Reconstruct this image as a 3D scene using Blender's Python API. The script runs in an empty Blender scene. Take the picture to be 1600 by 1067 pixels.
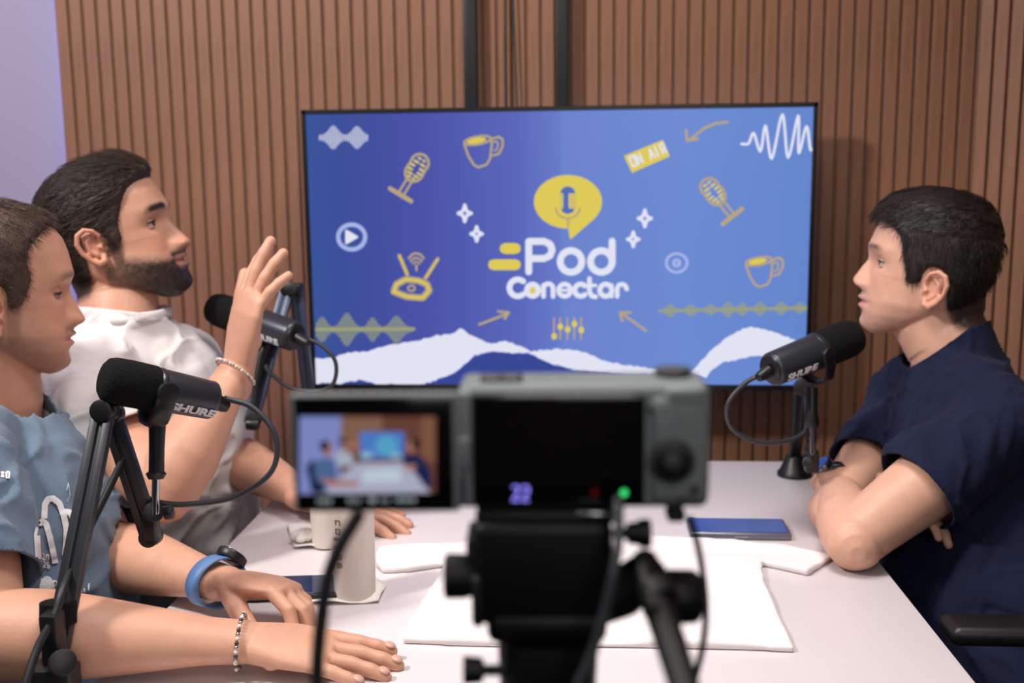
import bpy, bmesh, math, random
import numpy as np
from mathutils import Vector, Matrix, noise
from mathutils.geometry import tessellate_polygon
random.seed(4); rng = np.random.default_rng(4)
PI = math.pi
SC = bpy.context.scene
COL = SC.collection

# ------------------------------------------------------------------ camera
F = 1605.0; CH = 1.28
def _axes(yaw=3.74, pit=8.6, roll=.6):
    y, p, r = map(math.radians, (yaw, pit, roll))
    fw = Vector((-math.sin(y)*math.cos(p), math.cos(y)*math.cos(p), -math.sin(p)))
    rt = Vector((math.cos(y), math.sin(y), 0)); up = rt.cross(fw)
    return rt*math.cos(r)-up*math.sin(r), up*math.cos(r)+rt*math.sin(r), fw
RT, UP, FW = _axes()
cd = bpy.data.cameras.new('camera'); cam = bpy.data.objects.new('camera_view', cd); COL.objects.link(cam)
m = Matrix((RT, UP, -FW)).transposed().to_4x4(); m.translation = (0, 0, CH)
cam.matrix_world = m
cd.sensor_width = 36; cd.lens = 36*F/1600
cd.clip_start = .02
cd.dof.use_dof = True; cd.dof.focus_distance = 1.2; cd.dof.aperture_fstop = 4.0
SC.camera = cam
SC.view_settings.view_transform = 'Standard'; SC.view_settings.look = 'None'
SC.view_settings.exposure = -0.24; SC.view_settings.gamma = 1; SC.view_settings.use_curve_mapping = False

# survey helpers: places measured from the photograph, turned into metres in the room
def ray(x, y): return FW + RT*((x-800)/F) - UP*((y-533.5)/F)
def onY(x, y, Y):
    d = ray(x, y); return d*(Y/d.y) + Vector((0, 0, CH))
def T(x, y, z=.75):
    d = ray(x, y); return d*((z-CH)/d.z) + Vector((0, 0, CH))
def D(x, y, d): return ray(x, y)*d + Vector((0, 0, CH))

# ------------------------------------------------------------------ world + lights
w = bpy.data.worlds.new('world'); SC.world = w; w.use_nodes = True
w.node_tree.nodes['Background'].inputs[0].default_value = (.6, .62, .75, 1)
w.node_tree.nodes['Background'].inputs[1].default_value = .3
def area(name, loc, target, size, power, col=(1, 1, 1), size_y=None, spread=None):
    l = bpy.data.lights.new(name, 'AREA'); l.energy = power; l.color = col; l.size = size
    if size_y: l.shape = 'RECTANGLE'; l.size_y = size_y
    if spread: l.spread = math.radians(spread)
    o = bpy.data.objects.new(name, l); COL.objects.link(o); o.location = loc
    o.rotation_euler = (Vector(target)-Vector(loc)).to_track_quat('-Z', 'Y').to_euler()
    return o
area('key_light', (-1.3, .6, 2.42), (.2, 1.9, .95), .22, 42, (1, .95, .9))
area('ceiling_light', (.05, 1.15, 2.5), (.05, 1.25, 0), .6, 11, (1, .95, .92), .7, 110)
area('fill_light', (.15, -.25, 2.15), (0, 1.35, .9), .9, 6, (1, .94, .91))
area('rear_fill', (.5, -1.45, 1.9), (0, .6, 1.1), .8, 7, (1, .96, .95))  # added fill behind the viewpoint to brighten the foreground camera's back, no real lamp
area('left_wall_wash', (-1.75, 1.2, 2.3), (-1.5, 2.25, 1.2), .3, 4.5, (.50, .46, 1))
area('violet_lamp', (-1.45, 2.0, .45), (-.6, 1.5, .9), .3, 5, (.35, .2, 1))

# ------------------------------------------------------------------ materials
def lin(c):
    return tuple(((v/255)/12.92 if v/255 <= .04045 else ((v/255+.055)/1.055)**2.4) for v in c)
MATS = {}
def mat(name, rgb, rough=.5, metal=0, noise_amt=.06, scale=30, bump=0, bscale=200, emit=0, sss=0, coat=0, stretch=(1, 1, 1), attr=None, sheen=0, spec=.5):
    if name in MATS: return MATS[name]
    mt = bpy.data.materials.new(name); mt.use_nodes = True; nt = mt.node_tree; N = nt.nodes; L = nt.links
    b = N['Principled BSDF']; c = (*lin(rgb), 1)
    b.inputs['Base Color'].default_value = c; b.inputs['Roughness'].default_value = rough; b.inputs['Metallic'].default_value = metal
    b.inputs['Specular IOR Level'].default_value = spec
    tc = N.new('ShaderNodeTexCoord'); mp = N.new('ShaderNodeMapping'); mp.inputs['Scale'].default_value = stretch
    L.new(tc.outputs['Object'], mp.inputs['Vector'])
    nz = N.new('ShaderNodeTexNoise'); nz.inputs['Scale'].default_value = scale; nz.inputs['Detail'].default_value = 4
    L.new(mp.outputs[0], nz.inputs['Vector'])
    mr = N.new('ShaderNodeMapRange'); mr.inputs['From Min'].default_value = .3; mr.inputs['From Max'].default_value = .7
    mr.inputs['To Min'].default_value = 1-noise_amt; mr.inputs['To Max'].default_value = 1+noise_amt
    L.new(nz.outputs['Fac'], mr.inputs['Value'])
    mx = N.new('ShaderNodeVectorMath'); mx.operation = 'SCALE'
    if attr:
        a = N.new('ShaderNodeAttribute'); a.attribute_name = attr; L.new(a.outputs['Color'], mx.inputs[0])
    else: mx.inputs[0].default_value = c[:3]
    L.new(mr.outputs[0], mx.inputs['Scale']); L.new(mx.outputs[0], b.inputs['Base Color'])
    if bump:
        n2 = N.new('ShaderNodeTexNoise'); n2.inputs['Scale'].default_value = bscale; n2.inputs['Detail'].default_value = 3
        L.new(mp.outputs[0], n2.inputs['Vector'])
        bp = N.new('ShaderNodeBump'); bp.inputs['Strength'].default_value = bump; bp.inputs['Distance'].default_value = .002
        L.new(n2.outputs['Fac'], bp.inputs['Height']); L.new(bp.outputs[0], b.inputs['Normal'])
    if emit:
        L.new(mx.outputs[0], b.inputs['Emission Color']); b.inputs['Emission Strength'].default_value = emit
        b.inputs['Base Color'].default_value = (0, 0, 0, 1)
        for l in list(b.inputs['Base Color'].links): L.remove(l)
        b.inputs['Specular IOR Level'].default_value = .1
    if sss:
        b.inputs['Subsurface Weight'].default_value = sss; b.inputs['Subsurface Radius'].default_value = (1, .35, .2)
        b.inputs['Subsurface Scale'].default_value = .006
    if coat: b.inputs['Coat Weight'].default_value = coat
    if sheen: b.inputs['Sheen Weight'].default_value = sheen
    MATS[name] = mt; return mt

WOOD = mat('slat_wood', (141, 97, 70), .6, noise_amt=.14, scale=9, bump=.3, bscale=60, stretch=(6, 6, .6))
BACK = mat('slat_backing', (112, 79, 58), .8, noise_amt=.1)
PLAIN = mat('painted_wall', (164, 159, 182), .8, noise_amt=.015, scale=3)
DARKROOM = mat('room_wall', (150, 140, 140), .9)
CEIL = mat('ceiling_paint', (190, 185, 182), .9)
FLOORM = mat('carpet', (60, 56, 58), .95, bump=.5, bscale=400)
BLK = mat('black_plastic', (17, 17, 19), .42, noise_amt=.1)
BLKM = mat('matte_black', (12, 12, 13), .6, noise_amt=.1)
BLKTV = mat('tv_bezel', (10, 10, 12), .35)
TABLE = mat('white_laminate', (216, 207, 209), .35, noise_amt=.012, scale=8)
STEEL = mat('steel', (190, 190, 192), .25, metal=1)
GUN = mat('gunmetal', (62, 64, 72), .35, metal=.6, noise_amt=.08)
ARMM = mat('arm_paint', (48, 49, 54), .4, metal=.3)
ARMB = mat('blue_grey_arm_paint', (66, 74, 96), .4, metal=.3)
FOAM = mat('foam', (16, 16, 17), .95, bump=1, bscale=500, spec=.2)
CAMG = mat('grey_camera_body', (116, 123, 125), .5, noise_amt=.05)
CAMD = mat('dark_grey_camera', (58, 60, 62), .5)
GLOSS = mat('black_glass', (5, 5, 7), .12)
RUB = mat('rubber_cable', (20, 20, 22), .5)
CABG = mat('grey_cable', (48, 49, 54), .45)
WHITEC = mat('white_cotton', (236, 228, 228), .9, noise_amt=.015, scale=60, bump=.25, bscale=500, sheen=.15)
PAPER = mat('white_paper', (240, 234, 228), .7, noise_amt=.01)
PAPERC = mat('cup_paper', (226, 216, 208), .6, noise_amt=.01)
INK = mat('grey_ink', (110, 104, 98), .7)
LOGOW = mat('white_ink', (225, 225, 230), .6)

# ------------------------------------------------------------------ mesh helpers
class MB:
    def __init__(s): s.v = []; s.f = []
    def add(s, v, f):
        o = len(s.v); s.v += [Vector(p) for p in v]; s.f += [tuple(i+o for i in q) for q in f]; return s
    def box(s, c, size, rot=None, bev=0, seg=2):
        bm = bmesh.new(); bmesh.ops.create_cube(bm, size=1)
        bmesh.ops.scale(bm, vec=size, verts=bm.verts)
        if bev: bmesh.ops.bevel(bm, geom=list(bm.edges), offset=bev, segments=seg, affect='EDGES', profile=.5)
        bm.verts.ensure_lookup_table()
        vs = [v.co.copy() for v in bm.verts]
        if rot is not None: vs = [rot @ v for v in vs]
        c = Vector(c); s.add([v+c for v in vs], [[v.index for v in f.verts] for f in bm.faces]); bm.free(); return s
    def tube(s, pts, r, n=12, side=None, cap=True, round_=False):
        pts = [Vector(p) for p in pts]; K = len(pts)
        if not isinstance(r, (list, tuple)): r = [r]*K
        r = [(q, q) if not isinstance(q, (list, tuple)) else q for q in r]
        tans = []
        for i in range(K):
            a = pts[max(0, i-1)]; b = pts[min(K-1, i+1)]; t = (b-a); tans.append(t.normalized() if t.length > 1e-9 else Vector((0, 0, 1)))
        if side is None:
            t = tans[0]; sd = t.orthogonal().normalized()
        else: sd = Vector(side)
        vs = []
        if round_:
            p0, p1 = pts[0], pts[-1]
            e0 = [(p0 - tans[0]*r[0][1]*k, (r[0][0]*math.sqrt(1-k*k), r[0][1]*math.sqrt(1-k*k)), tans[0]) for k in (.97, .8, .5)]
            e1 = [(p1 + tans[-1]*r[-1][1]*k, (r[-1][0]*math.sqrt(1-k*k), r[-1][1]*math.sqrt(1-k*k)), tans[-1]) for k in (.5, .8, .97)]
            allp = e0 + list(zip(pts, r, tans)) + e1
        else: allp = list(zip(pts, r, tans))
        for p, (ra, rb), t in allp:
            sd = sd - t*sd.dot(t)
            sd = sd.normalized() if sd.length > 1e-6 else t.orthogonal().normalized()
            bn = t.cross(sd)
            for k in range(n):
                a = 2*PI*k/n; vs.append(p + sd*(ra*math.cos(a)) + bn*(rb*math.sin(a)))
        K = len(allp); fs = []
        for i in range(K-1):
            for k in range(n):
                a, b = i*n+k, i*n+(k+1) % n; fs.append((a, b, b+n, a+n))
        if cap: fs.append(tuple(range(n-1, -1, -1))); fs.append(tuple((K-1)*n+k for k in range(n)))
        return s.add(vs, fs)
    def ball(s, c, r, n=16, rot=None):
        c = Vector(c); r = (r, r, r) if not isinstance(r, (tuple, list)) else r; vs = []; fs = []
        for i in range(1, n//2):
            th = PI*i/(n//2)
            for k in range(n):
                a = 2*PI*k/n; v = Vector((r[0]*math.sin(th)*math.cos(a), r[1]*math.sin(th)*math.sin(a), r[2]*math.cos(th)))
                vs.append(c + (rot @ v if rot is not None else v))
        t = Vector((0, 0, r[2])); t = rot @ t if rot is not None else t
        vs += [c+t, c-t]; R_ = n//2-1
        for i in range(R_-1):
            for k in range(n): a, b = i*n+k, i*n+(k+1) % n; fs.append((a, a+n, b+n, b))
        for k in range(n):
            fs.append((R_*n, k, (k+1) % n)); fs.append((R_*n+1, (R_-1)*n+(k+1) % n, (R_-1)*n+k))
        return s.add(vs, fs)
    def cyl(s, a, b, r, n=24, bev=.0): 
        a, b = Vector(a), Vector(b); d = (b-a).normalized()
        if bev: return s.tube([a, a+d*bev*.3, a+d*bev, b-d*bev, b-d*bev*.3, b], [r-bev, r-bev*.3, r, r, r-bev*.3, r-bev], n)
        return s.tube([a, b], r, n)
    def prism(s, pts, off):
        pts = [Vector(p) for p in pts]; off = Vector(off); n = len(pts)
        tris = tessellate_polygon([pts]); v = pts + [p+off for p in pts]
        f = [tuple(t) for t in tris] + [tuple(i+n for i in reversed(t)) for t in tris]
        f += [(i, (i+1) % n, (i+1) % n+n, i+n) for i in range(n)]
        return s.add(v, f)
    def flat(s, pts):
        pts = [Vector(p) for p in pts]; return s.add(pts, [tuple(t) for t in tessellate_polygon([pts])])

def catmull(pts, k=8):
    pts = [Vector(p) for p in pts]; P = [pts[0]*2-pts[1]] + pts + [pts[-1]*2-pts[-2]]; out = []
    for i in range(1, len(P)-2):
        for j in range(k):
            t = j/k; a, b, c, d = P[i-1], P[i], P[i+1], P[i+2]
            out.append(.5*((2*b)+(c-a)*t+(2*a-5*b+4*c-d)*t*t+(3*b-a-3*c+d)*t**3))
    out.append(P[-2]); return out

ORIG = {}
def thing(name, label, cat, loc, group=None):
    o = bpy.data.objects.new(name, None); COL.objects.link(o); o.location = loc; o.empty_display_size = .05
    o['label'] = label; o['category'] = cat
    if group: o['group'] = group
    ORIG[o] = Vector(loc); return o
def obj(name, mb, mt, parent=None, smooth=True, label=None, cat=None, group=None, kind=None, loc=None):
    org = ORIG[parent] if parent is not None else (Vector(loc) if loc is not None else Vector((0, 0, 0)))
    if isinstance(mb, MB):
        me = bpy.data.meshes.new(name); me.from_pydata([v-org for v in mb.v], [], mb.f); me.update()
        bm = bmesh.new(); bm.from_mesh(me); bmesh.ops.recalc_face_normals(bm, faces=bm.faces); bm.to_mesh(me); bm.free()
    else:
        me = mb
        if org.length: me.transform(Matrix.Translation(-org))
    me.materials.append(mt)
    o = bpy.data.objects.new(name, me); COL.objects.link(o)
    if parent is not None: o.parent = parent
    else: o.location = org
    ORIG[o] = org
    if smooth:
        me.polygons.foreach_set('use_smooth', [True]*len(me.polygons))
        if smooth != 'all':
            me.set_sharp_from_angle(angle=math.radians(42))
    if label: o['label'] = label
    if cat: o['category'] = cat
    if group: o['group'] = group
    if kind: o['kind'] = kind
    return o
def remesh(mb, vox, smooth=3, fac=.5):
    me = bpy.data.meshes.new('tmp'); me.from_pydata(mb.v, [], mb.f); me.update()
    o = bpy.data.objects.new('tmp', me); COL.objects.link(o)
    md = o.modifiers.new('r', 'REMESH'); md.mode = 'VOXEL'; md.voxel_size = vox; md.use_smooth_shade = True
    if smooth:
        sm = o.modifiers.new('s', 'SMOOTH'); sm.factor = fac; sm.iterations = smooth
    dg = bpy.context.evaluated_depsgraph_get(); out = bpy.data.meshes.new_from_object(o.evaluated_get(dg))
    bpy.data.objects.remove(o); bpy.data.meshes.remove(me); return out
def get_co(me):
    a = np.empty(len(me.vertices)*3, dtype=np.float32); me.vertices.foreach_get('co', a); return a.reshape(-1, 3).astype(float)
def get_no(me):
    a = np.empty(len(me.vertices)*3, dtype=np.float32); me.vertices.foreach_get('normal', a); return a.reshape(-1, 3).astype(float)
def set_co(me, a): me.vertices.foreach_set('co', a.astype(np.float32).ravel()); me.update()
def vnoise(P, seed=0):   # cheap smooth value noise in numpy, -1..1
    P = P + seed*17.3; i = np.floor(P).astype(np.int64); f = P-i; f = f*f*(3-2*f); r = 0
    for dx in (0, 1):
        for dy in (0, 1):
            for dz in (0, 1):
                h = ((i[:, 0]+dx)*73856093 ^ (i[:, 1]+dy)*19349663 ^ (i[:, 2]+dz)*83492791) & 0xffffff
                h = (h*1103515245+12345) & 0x7fffffff; v = h/0x3fffffff-1
                r = r + v*(f[:, 0] if dx else 1-f[:, 0])*(f[:, 1] if dy else 1-f[:, 1])*(f[:, 2] if dz else 1-f[:, 2])
    return r

# ================================================================== ROOM
WY = 2.2
RH = 2.6
def struct(name, mb, mt, smooth=False): return obj(name, mb, mt, None, smooth, kind='structure')
struct('floor', MB().box((0, .35, -.05), (4.6, 4.4, .1)), FLOORM)
struct('ceiling', MB().box((0, .35, RH+.05), (4.6, 4.4, .1)), CEIL)
struct('wall_left', MB().box((-2.25, .35, RH/2), (.1, 4.4, RH)), PLAIN)
struct('wall_rear', MB().box((0, -1.8, RH/2), (4.6, .1, RH)), DARKROOM)
struct('wall_right', MB().box((2.25, .35, RH/2), (.1, 4.4, RH)), DARKROOM)
struct('wall_left_of_panel', MB().box((-1.65, WY+.1, RH/2), (1.24, .1, RH)), PLAIN)
xl, xr = -1.115, .808
wb = struct('wall_back', MB().box(((xl+xr)/2, WY+.04, RH/2), (xr-xl, .06, RH)), BACK)
pitch = .0305
n = int(round((xr-xl)/pitch)); pitch = (xr-xl)/n
sl = MB().box((0, 0, 0), (pitch-.0068, .009, RH-.002), bev=.0012, seg=1)
slat0 = None
for i in range(n):
    x = xl + pitch*(i+.5)
    if slat0 is None:
        slat0 = obj('slat', sl, WOOD, None, False); me_slat = slat0.data; o = slat0
    else:
        o = bpy.data.objects.new('slat', me_slat); COL.objects.link(o)
    o.parent = wb; o.location = (x, WY+.0098, RH/2)
# angled slatted wall at the right
ang = math.radians(33)
wdir = Vector((math.cos(ang), -math.sin(ang), 0)); wn = Vector((-math.sin(ang), -math.cos(ang), 0))
L2 = 1.45
rz = Matrix.Rotation(-ang, 3, 'Z')
c0 = Vector((xr, WY, RH/2))
wr = struct('wall_back_right', MB().box(c0+wdir*(L2/2-.02)-wn*.034, (L2+.06, .05, RH), rz), BACK)
p2 = .0285
for i in range(int(L2/p2)):
    o = bpy.data.objects.new('slat', me_slat); COL.objects.link(o); o.parent = wr
    o.location = c0 + wdir*(p2*(i+.5)) - wn*.0045; o.rotation_euler = (0, 0, -ang)
# led strip behind the panel's left edge
led = mat('violet_led', (96, 84, 255), .5, emit=5)
obj('led_strip', MB().box((xl-.003, WY+.043, RH/2), (.005, .008, RH-.1)), led, None, False,
    label='thin violet light strip along the left edge of the slatted wood panel', cat='light strip')

# ================================================================== TABLE
tx0, tx1, ty0, ty1, TZ = -.527, .424, .80, 1.953, .75
t = thing('table', 'long white laminate table the three men sit around', 'table', ((tx0+tx1)/2, (ty0+ty1)/2, 0))
obj('table_top', MB().box(((tx0+tx1)/2, (ty0+ty1)/2, TZ-.0125), (tx1-tx0, ty1-ty0, .025), bev=.002), TABLE, t)
for x in (tx0+.16, tx1-.16):
    for y in (ty0+.08, ty1-.08):
        obj('leg', MB().box((x, y, (TZ-.025)/2), (.05, .05, TZ-.025), bev=.004), GUN, t)
obj('crossbar', MB().box(((tx0+tx1)/2, ty1-.08, .66), (tx1-tx0-.37, .03, .05)), GUN, t)

# ================================================================== TELEVISION
TVY = 2.08
t = thing('television', 'wide flat television with a blue podcast title screen on the slatted wall', 'television', (-.044, TVY+.02, .86))
zx0, zx1, zz0, zz1 = -.5565, .467, .864, 1.4355
bz = MB()
b_ = .009
for (cx, cz, sx, sz) in (((zx0+zx1)/2, zz1-b_/2, zx1-zx0, b_), ((zx0+zx1)/2, zz0+b_*.6, zx1-zx0, b_*1.2), (zx0+b_/2, (zz0+zz1)/2, b_, zz1-zz0), (zx1-b_/2, (zz0+zz1)/2, b_, zz1-zz0)):
    bz.box((cx, TVY+.014, cz), (sx, .03, sz), bev=.001, seg=1)
obj('bezel', bz, BLKTV, t)
obj('rear_housing', MB().box(((zx0+zx1)/2, TVY+.035, (zz0+zz1)/2-.02), (zx1-zx0-.12, .035, zz1-zz0-.12), bev=.01), BLKM, t)
scr = bpy.data.materials.new('tv_screen'); scr.use_nodes = True
nt = scr.node_tree; N = nt.nodes; L = nt.links; b = N['Principled BSDF']
tc = N.new('ShaderNodeTexCoord'); sp = N.new('ShaderNodeSeparateXYZ'); L.new(tc.outputs['Object'], sp.inputs[0])
mr = N.new('ShaderNodeMapRange'); mr.inputs['From Min'].default_value = -.51; mr.inputs['From Max'].default_value = .51
cr = N.new('ShaderNodeValToRGB'); L.new(sp.outputs['X'], mr.inputs['Value']); L.new(mr.outputs[0], cr.inputs[0])
els = cr.color_ramp.elements
stops = [(0, (58, 88, 160)), (.07, (62, 82, 160)), (.22, (76, 84, 172)), (.42, (92, 106, 192)), (.505, (106, 126, 208)), (.512, (110, 135, 212)), (.75, (112, 143, 218)), (1, (104, 138, 212))]
els[0].position = 0; els[0].color = (*lin(stops[0][1]), 1); els[1].position = 1; els[1].color = (*lin(stops[-1][1]), 1)
for p_, c_ in stops[1:-1]: e = els.new(p_); e.color = (*lin(c_), 1)
L.new(cr.outputs[0], b.inputs['Emission Color']); b.inputs['Emission Strength'].default_value = 1.08
b.inputs['Base Color'].default_value = (0, 0, 0, 1); b.inputs['Roughness'].default_value = .3; b.inputs['Specular IOR Level'].default_value = .15
screen = obj('screen', MB().box(((zx0+zx1)/2, TVY+.006, (zz0+zz1)/2), (zx1-zx0-.014, .008, zz1-zz0-.014)), scr, t, False)
SY = TVY+.0012
YEL = mat('screen_yellow', (228, 208, 90), .5, emit=1.10, noise_amt=0); YEL2 = mat('screen_pale_yellow', (188, 168, 130), .5, emit=1.10, noise_amt=0)
OLV = mat('screen_olive', (160, 166, 120), .5, emit=1.10, noise_amt=0); WHT = mat('screen_white', (232, 234, 250), .5, emit=1.1, noise_amt=0)
LBL = mat('screen_pale_blue', (172, 186, 236), .5, emit=1.10, noise_amt=0); MIDB = mat('screen_blue', (88, 112, 196), .5, emit=1.05, noise_amt=0)
DKB = mat('screen_dark_blue', (62, 80, 168), .5, emit=.9, noise_amt=0)
def SP(px, py, lay=0): return onY(px, py, SY-.0004*lay)
Lc = lambda x, y: (460+x/2.269, 150+y/2.27)
Rc = lambda x, y: (870+x/2.269, 150+y/2.27)
Gc = lambda x, y: (740+x/4.85, 260+y/4.85)
PXM = 2.09/F
class Ink:
    """flat marks on a vertical plane"""
    def __init__(s, conv, fn, lay, k): s.mb = MB(); s.conv = conv; s.fn = fn; s.lay = lay; s.k = k
    def P(s, p): return s.fn(*s.conv(*p), s.lay)
    def stroke(s, pts, w_, closed=False):
        P = [s.P(p) for p in pts]
        if closed: P.append(P[0])
        h = w_*s.k/2
        for a, b in zip(P[:-1], P[1:]):
            d = (b-a)
            if d.length < 1e-7: continue
            nn = Vector((-d.z, 0, d.x)).normalized()*h
            s.mb.add([a+nn, b+nn, b-nn, a-nn], [(0, 1, 2, 3)])
        for p in P:
            s.mb.add([p+Vector((math.cos(q*PI/4)*h, 0, math.sin(q*PI/4)*h)) for q in range(8)], [tuple(range(8))])
        return s
    def arc(s, cx, cy, rx, ry, a0, a1, w_, n=16):
        return s.stroke([(cx+rx*math.cos(math.radians(a0+(a1-a0)*i/n)), cy+ry*math.sin(math.radians(a0+(a1-a0)*i/n))) for i in range(n+1)], w_)
    def disc(s, cx, cy, rx, ry=None):
        ry = ry or rx; s.mb.flat([s.P((cx+rx*math.cos(i*PI/12), cy+ry*math.sin(i*PI/12))) for i in range(24)]); return s
    def poly(s, pts): s.mb.flat([s.P(p) for p in pts]); return s
    def done(s, name, mt, par=None): return obj(name, s.mb, mt, par or screen, False)
kL = PXM/2.269
def ink(conv, lay=0, k=kL): return Ink(conv, SP, lay, k)
# white audio wave, top left
i_ = ink(Lc)
for q in range(22):
    x = 90+q*8; h = (8+34*math.exp(-((x-138)/22)**2)+32*math.exp(-((x-222)/22)**2)); i_.stroke([(x, 148-h), (x, 148+h*.95)], 4.0)
i_.done('wave_icon', WHT)
def rotpts(pts, cx, cy, a, sx=1):
    a = math.radians(a); return [(cx+sx*x*math.cos(a)-y*math.sin(a), cy+sx*x*math.sin(a)+y*math.cos(a)) for x, y in pts]
def mic_icon(conv, cx, cy, a, mt2):
    def r(pts): return rotpts(pts, cx, cy, a)
    i_ = ink(conv)
    cap = [(-30, -8)]+[(-32*math.cos(t), -22-34*math.sin(t)) for t in np.linspace(.1, PI-.1, 10)]+[(30, -8)]+[(32*math.cos(t), 14+34*math.sin(t)) for t in np.linspace(.1, PI-.1, 10)]
    i_.stroke(r(cap), 9, True); i_.stroke(r([(-10, 50), (-10, 104)]), 8); i_.stroke(r([(10, 50), (10, 104)]), 8)
    i_.stroke(r([(-44, 108), (44, 108)]), 16); i_.done('microphone_icon', mt2)
    j = ink(conv, 1)
    for yy in (-38, -22, -6, 10, 24, 36):
        wd = 20 if -30 < yy < 30 else 12
        if yy in (-6, 10): j.stroke(r([(-24, yy), (-12, yy)]), 8); j.stroke(r([(12, yy), (24, yy)]), 8)
        else: j.stroke(r([(-wd, yy), (-5, yy)]), 8); j.stroke(r([(7, yy), (wd, yy)]), 8)
    j.done('microphone_icon_grille', YEL)
mic_icon(Lc, 432, 258, 31, YEL2); mic_icon(Rc, 556, 342, -38, LBL if False else YEL2)
def cup_icon(conv, cx, cy, s_=1):
    def r(pts): return rotpts([(x*s_, y*s_) for x, y in pts], cx, cy, -10)
    i_ = ink(conv)
    i_.stroke(r([(48*math.cos(t), -38+14*math.sin(t)) for t in np.linspace(0, 2*PI, 20)]), 8)
    i_.stroke(r([(-49, -36), (-42, 10), (-28, 45), (-14, 56), (16, 52), (32, 34), (46, -10), (49, -36)]), 8)
    i_.stroke(r([(48, -34), (76, -38), (88, -26), (84, -2), (66, 22), (44, 24)]), 8)
    i_.stroke(r([(54, -22), (66, -24), (70, -14), (62, 6), (52, 8)]), 6)
    i_.done('cup_icon', YEL2)
    j = ink(conv, 1); j.poly(r([(34*math.cos(t)-4, -38+10*math.sin(t)) for t in np.linspace(0, 2*PI, 20)][:-1])); j.done('cup_icon_drink', YEL)
cup_icon(Lc, 656, 195); cup_icon(Rc, 722, 622, .96)
# play button and pause button
i_ = ink(Lc); i_.arc(203, 500, 48, 44, 0, 360, 15, 28); i_.done('play_ring', LBL)
i_ = ink(Lc, 1); i_.poly([(184, 478), (186, 522), (224, 500)]); i_.stroke([(184, 478), (184, 522), (222, 500)], 8, True); i_.done('play_triangle', WHT)
i_ = ink(Rc); i_.arc(425, 592, 37, 33, 0, 360, 10, 24); i_.done('pause_ring', LBL)
i_ = ink(Rc, 1); i_.arc(425, 592, 12, 12, 0, 360, 9, 16); i_.stroke([(420, 584), (420, 600)], 5); i_.stroke([(430, 584), (430, 600)], 5); i_.done('pause_bars', LBL)
# router with antennas
i_ = ink(Lc)
i_.stroke([(362, 668), (395, 650), (440, 655), (470, 668), (478, 690), (455, 716), (400, 712), (352, 694)], 24, True)
i_.stroke([(400, 632), (372, 566)], 14); i_.stroke([(465, 645), (508, 578)], 14)
i_.arc(432, 600, 32, 42, 215, 325, 8); i_.arc(432, 600, 22, 26, 210, 330, 7); i_.arc(432, 600, 12, 12, 200, 340, 6); i_.stroke([(432, 600), (433, 618)], 8)
i_.arc(415, 682, 12, 10, 0, 360, 7); i_.done('router_icon', YEL2)
i_ = ink(Lc, 1); i_.stroke([(362, 668), (395, 650), (440, 655), (470, 668), (478, 690), (455, 716), (400, 712), (352, 694)], 8, True); i_.stroke([(400, 632), (372, 566)], 5); i_.stroke([(465, 645), (508, 578)], 5)
i_.done('router_icon_line', YEL)
# four point stars
def star(conv, cx, cy, s_):
    i_ = ink(conv); P = []
    for q in range(8):
        r = s_*(1.0 if q % 2 == 0 else .42); r *= (1.25 if q % 4 == 0 else 1); a = q*PI/4-PI/2; P.append((cx+r*math.cos(a), cy+r*math.sin(a)))
    i_.stroke(P, 11, True); i_.done('star', WHT)
for a in ((Lc, 604, 416, 24), (Lc, 646, 489, 21), (Rc, 312, 434, 24), (Rc, 271, 508, 21)): star(*a)
# wave bands
i_ = ink(Lc)
for q in range(43):
    x = 80+q*8; h = 6+38*math.exp(-((x-98)/22)**2)+52*math.exp(-((x-186)/27)**2)+36*math.exp(-((x-277)/20)**2)+42*math.exp(-((x-362)/27)**2); i_.stroke([(x, 828-h), (x, 828+h)], 4.6)
i_.stroke([(78, 828), (424, 826)], 12); i_.done('wave_band', OLV)
i_ = ink(Rc); prev = None
for q in range(67):
    x = 362+q*8; h = 3
    for c_, a_ in ((402, 20), (475, 18), (545, 15), (607, 24), (658, 20), (720, 22), (795, 20), (862, 16)): h += a_*math.exp(-((x-c_)/17)**2)
    if x < 890: i_.stroke([(x, 762-(x-362)*.02-h), (x, 762-(x-362)*.02+h)], 5)
i_.stroke([(362, 763), (888, 752)], 8); i_.done('wave_band', OLV)
i_ = ink(Rc)
i_.stroke([tuple(p)[:2] for p in catmull([(655, 170, 0), (680, 168, 0), (698, 132, 0), (722, 196, 0), (740, 106, 0), (762, 222, 0), (800, 66, 0), (820, 218, 0), (856, 70, 0), (858, 202, 0), (885, 108, 0), (898, 185, 0), (905, 190, 0)], 6)], 9)
i_.done('sound_wave', WHT)
# arrows
def arrow(conv, pts, head):
    i_ = ink(conv); i_.stroke(pts, 9); i_.stroke(head, 9); i_.done('arrow', YEL2)
arrow(Rc, [(605, 92), (560, 98), (520, 116), (470, 156)], [(458, 122), (462, 158), (500, 152)])
arrow(Lc, [(656, 810), (755, 772)], [(722, 764), (760, 768), (745, 790)])
arrow(Rc, [(316, 832), (228, 770)], [(262, 768), (224, 768), (232, 798)])
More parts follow.
